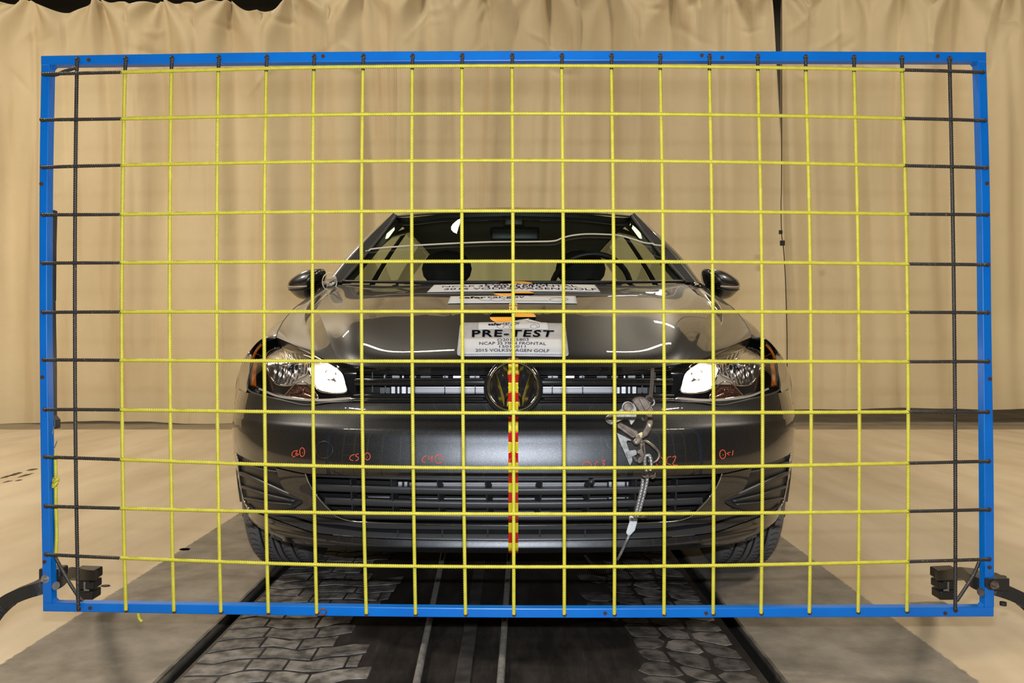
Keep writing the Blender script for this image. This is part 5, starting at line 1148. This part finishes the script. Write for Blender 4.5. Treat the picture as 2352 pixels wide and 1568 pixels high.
def uclip(x, y, dx):
    px, py = cv8([(x, y)])[0]; c = MB()
    v, f = sweep(catmull([W(px-dx*0.5, py-3, YG-0.004), W(px-dx*0.4, py+3, YG-0.013), W(px+dx*0.5, py+4, YG-0.013), W(px+dx*1.2, py+1, YG-0.008), W(px+dx*1.3, py-5, YG-0.002)], 30), 0.0026, 8); c.add(v, f)
    o = c.build('cable_clip', M['iron'], cb)
    v, f = prism([(px+dx*0.6, py-3), (px+dx*1.3, py-5), (px+dx*1.6, py+4), (px+dx*1.0, py+10), (px+dx*0.6, py+7)], YG-0.006, YG+0.006); bevel(mesh_obj('clip_saddle', v, f, M['iron'], o, smooth=False), 0.002)
uclip(490, 770, 15); uclip(415, 1110, 14)
plate_pts = [(350, 1112), (380, 1115), (422, 1125), (415, 1175), (398, 1235), (350, 1286), (322, 1262), (340, 1200), (352, 1165)]
v, f = prism(cv8(plate_pts), YG-0.006, YG+0.005); bevel(mesh_obj('white_tape', v, f, M['white'], cb), 0.004, 3)
v, f = prism(cv8([(352, 1118), (372, 1122), (378, 1170), (372, 1195), (356, 1170)]), YG-0.009, YG-0.005); bevel(mesh_obj('white_tape', v, f, M['white'], cb), 0.001, 2)
strand(cv8([(345, 1275), (325, 1320), (298, 1380), (268, 1440), (248, 1475)]), [YG, YG, YG+0.005, YG+0.01, YG+0.02], r=0.0036)
P = catmull([W(1418, 1284, 1.97), W(1405, 1296, 2.0), W(1380, 1303, 2.04), W(1358, 1292, 2.08), W(1344, 1275, 2.12)], 30); v, f = sweep(P, 0.0036, 8); mesh_obj('cable_tail', v, f, M['black'], cb)
# ------------------------------------------------------------------ pull cables lying in the track
def tcable(x0, x1, lab):
    P = np.array([(np.interp(y, [1.6, 3.3], [x0, x1]), y, 0.011) for y in np.linspace(1.2, 5.6, 40)]); V, f = rope_mesh(P, r=0.0090, pitch=0.050, sides=18, per=14, strands=5, depth=0.30)
    tag(mesh_obj('floor_cable', V, f, mat('grey_wire_rope', (0.16, 0.155, 0.15), 0.5, 0.4, noise=(50, (0.26, 0.25, 0.24), 0.3, 0.7))), lab, 'cable', 'steel cables in the track')
tcable(-0.208, -0.262, 'left one of two grey steel cables running along the dark track')
tcable(-0.032, -0.010, 'grey steel cable running along the middle of the dark track')
v, f = box((-0.115, 3.0, 0.003), (0.035, 3.4, 0.006)); tag(bevel(mesh_obj('floor_rail', v, f, mat('dark_worn_steel', (0.035, 0.033, 0.032), 0.5, 0.3, noise=(18, (0.07, 0.065, 0.06), 0.4, 0.7)), smooth=False), 0.002), 'flat dark steel strip between the two floor cables', 'rail')
# metal edge strips along the two grooves
for x in (-0.785, 0.592):
    for dx in ((-0.018,) if x < 0 else (0.018,)):
        v, f = box((x+dx, 3.2, 0.001), (0.008, 7.0, 0.006)); o = mesh_obj('trim_1', v, f, mat('groove_edge', (0.13, 0.115, 0.09), 0.6, noise=(12, (0.05, 0.045, 0.04), 0.4, 0.6)), smooth=False); o['kind'] = 'structure'
for i, (x, y, s_, m_) in enumerate(((424, 1262, 0.010, 'inkblack'), (243, 1346, 0.007, 'black'))):
    p = floorpt(x, y); a = np.linspace(0, 2*PI, 9, endpoint=False); v = [(p[0]+s_*2*math.cos(t)*random.uniform(.7, 1.3), p[1]+s_*1.2*math.sin(t), 0.0012) for t in a]
    v += [(p[0]+(q[0]-p[0])*.8, p[1]+(q[1]-p[1])*.8, 0.004) for q in v]
    o = mesh_obj('debris_chip', v, [tuple(range(9, 18))]+[(k, (k+1) % 9, 9+(k+1) % 9, 9+k) for k in range(9)], M[m_], smooth=False); tag(o, ('flat black scrap on the grey concrete at the left', 'small dark chip on the cream floor below the left stand')[i], 'debris')
# flaked paint along a crack in the cream floor, left of the frame
for i, (x0, y0, x1, y1, h_) in enumerate(((0, 1098, 30, 1090, 3), (22, 1092, 52, 1084, 4), (40, 1096, 78, 1086, 2.5), (60, 1080, 88, 1076, 2.5), (5, 1108, 30, 1103, 1.6), (34, 1104, 52, 1101, 1.6))):
    a = np.linspace(0, 1, 7); up = [floorpt(x0+(x1-x0)*t, y0+(y1-y0)*t-h_*math.sin(PI*t)*random.uniform(.5, 1.1), 0.0012) for t in a]; dn = [floorpt(x0+(x1-x0)*t, y0+(y1-y0)*t+h_*0.7*math.sin(PI*t)*random.uniform(.4, 1.1), 0.0012) for t in a[1:-1][::-1]]
    v = up+dn; mesh_obj('paint_flake', v+[p-np.array([0, 0, 0.0011]) for p in v], [tuple(range(len(v)))[::-1]]+[(k, (k+1) % len(v), (k+1) % len(v)+len(v), k+len(v)) for k in range(len(v))], M['webbing'] if i % 2 else M['black'], floor, smooth=False)
P = catmull([W(x, y, YF+0.012) for x, y in ((318, 1402), (318, 1412), (320, 1420), (326, 1427))], 14); V, f = rope_mesh(P); mesh_obj('hanging_rope_end', V, f, M['yellow'], fr)
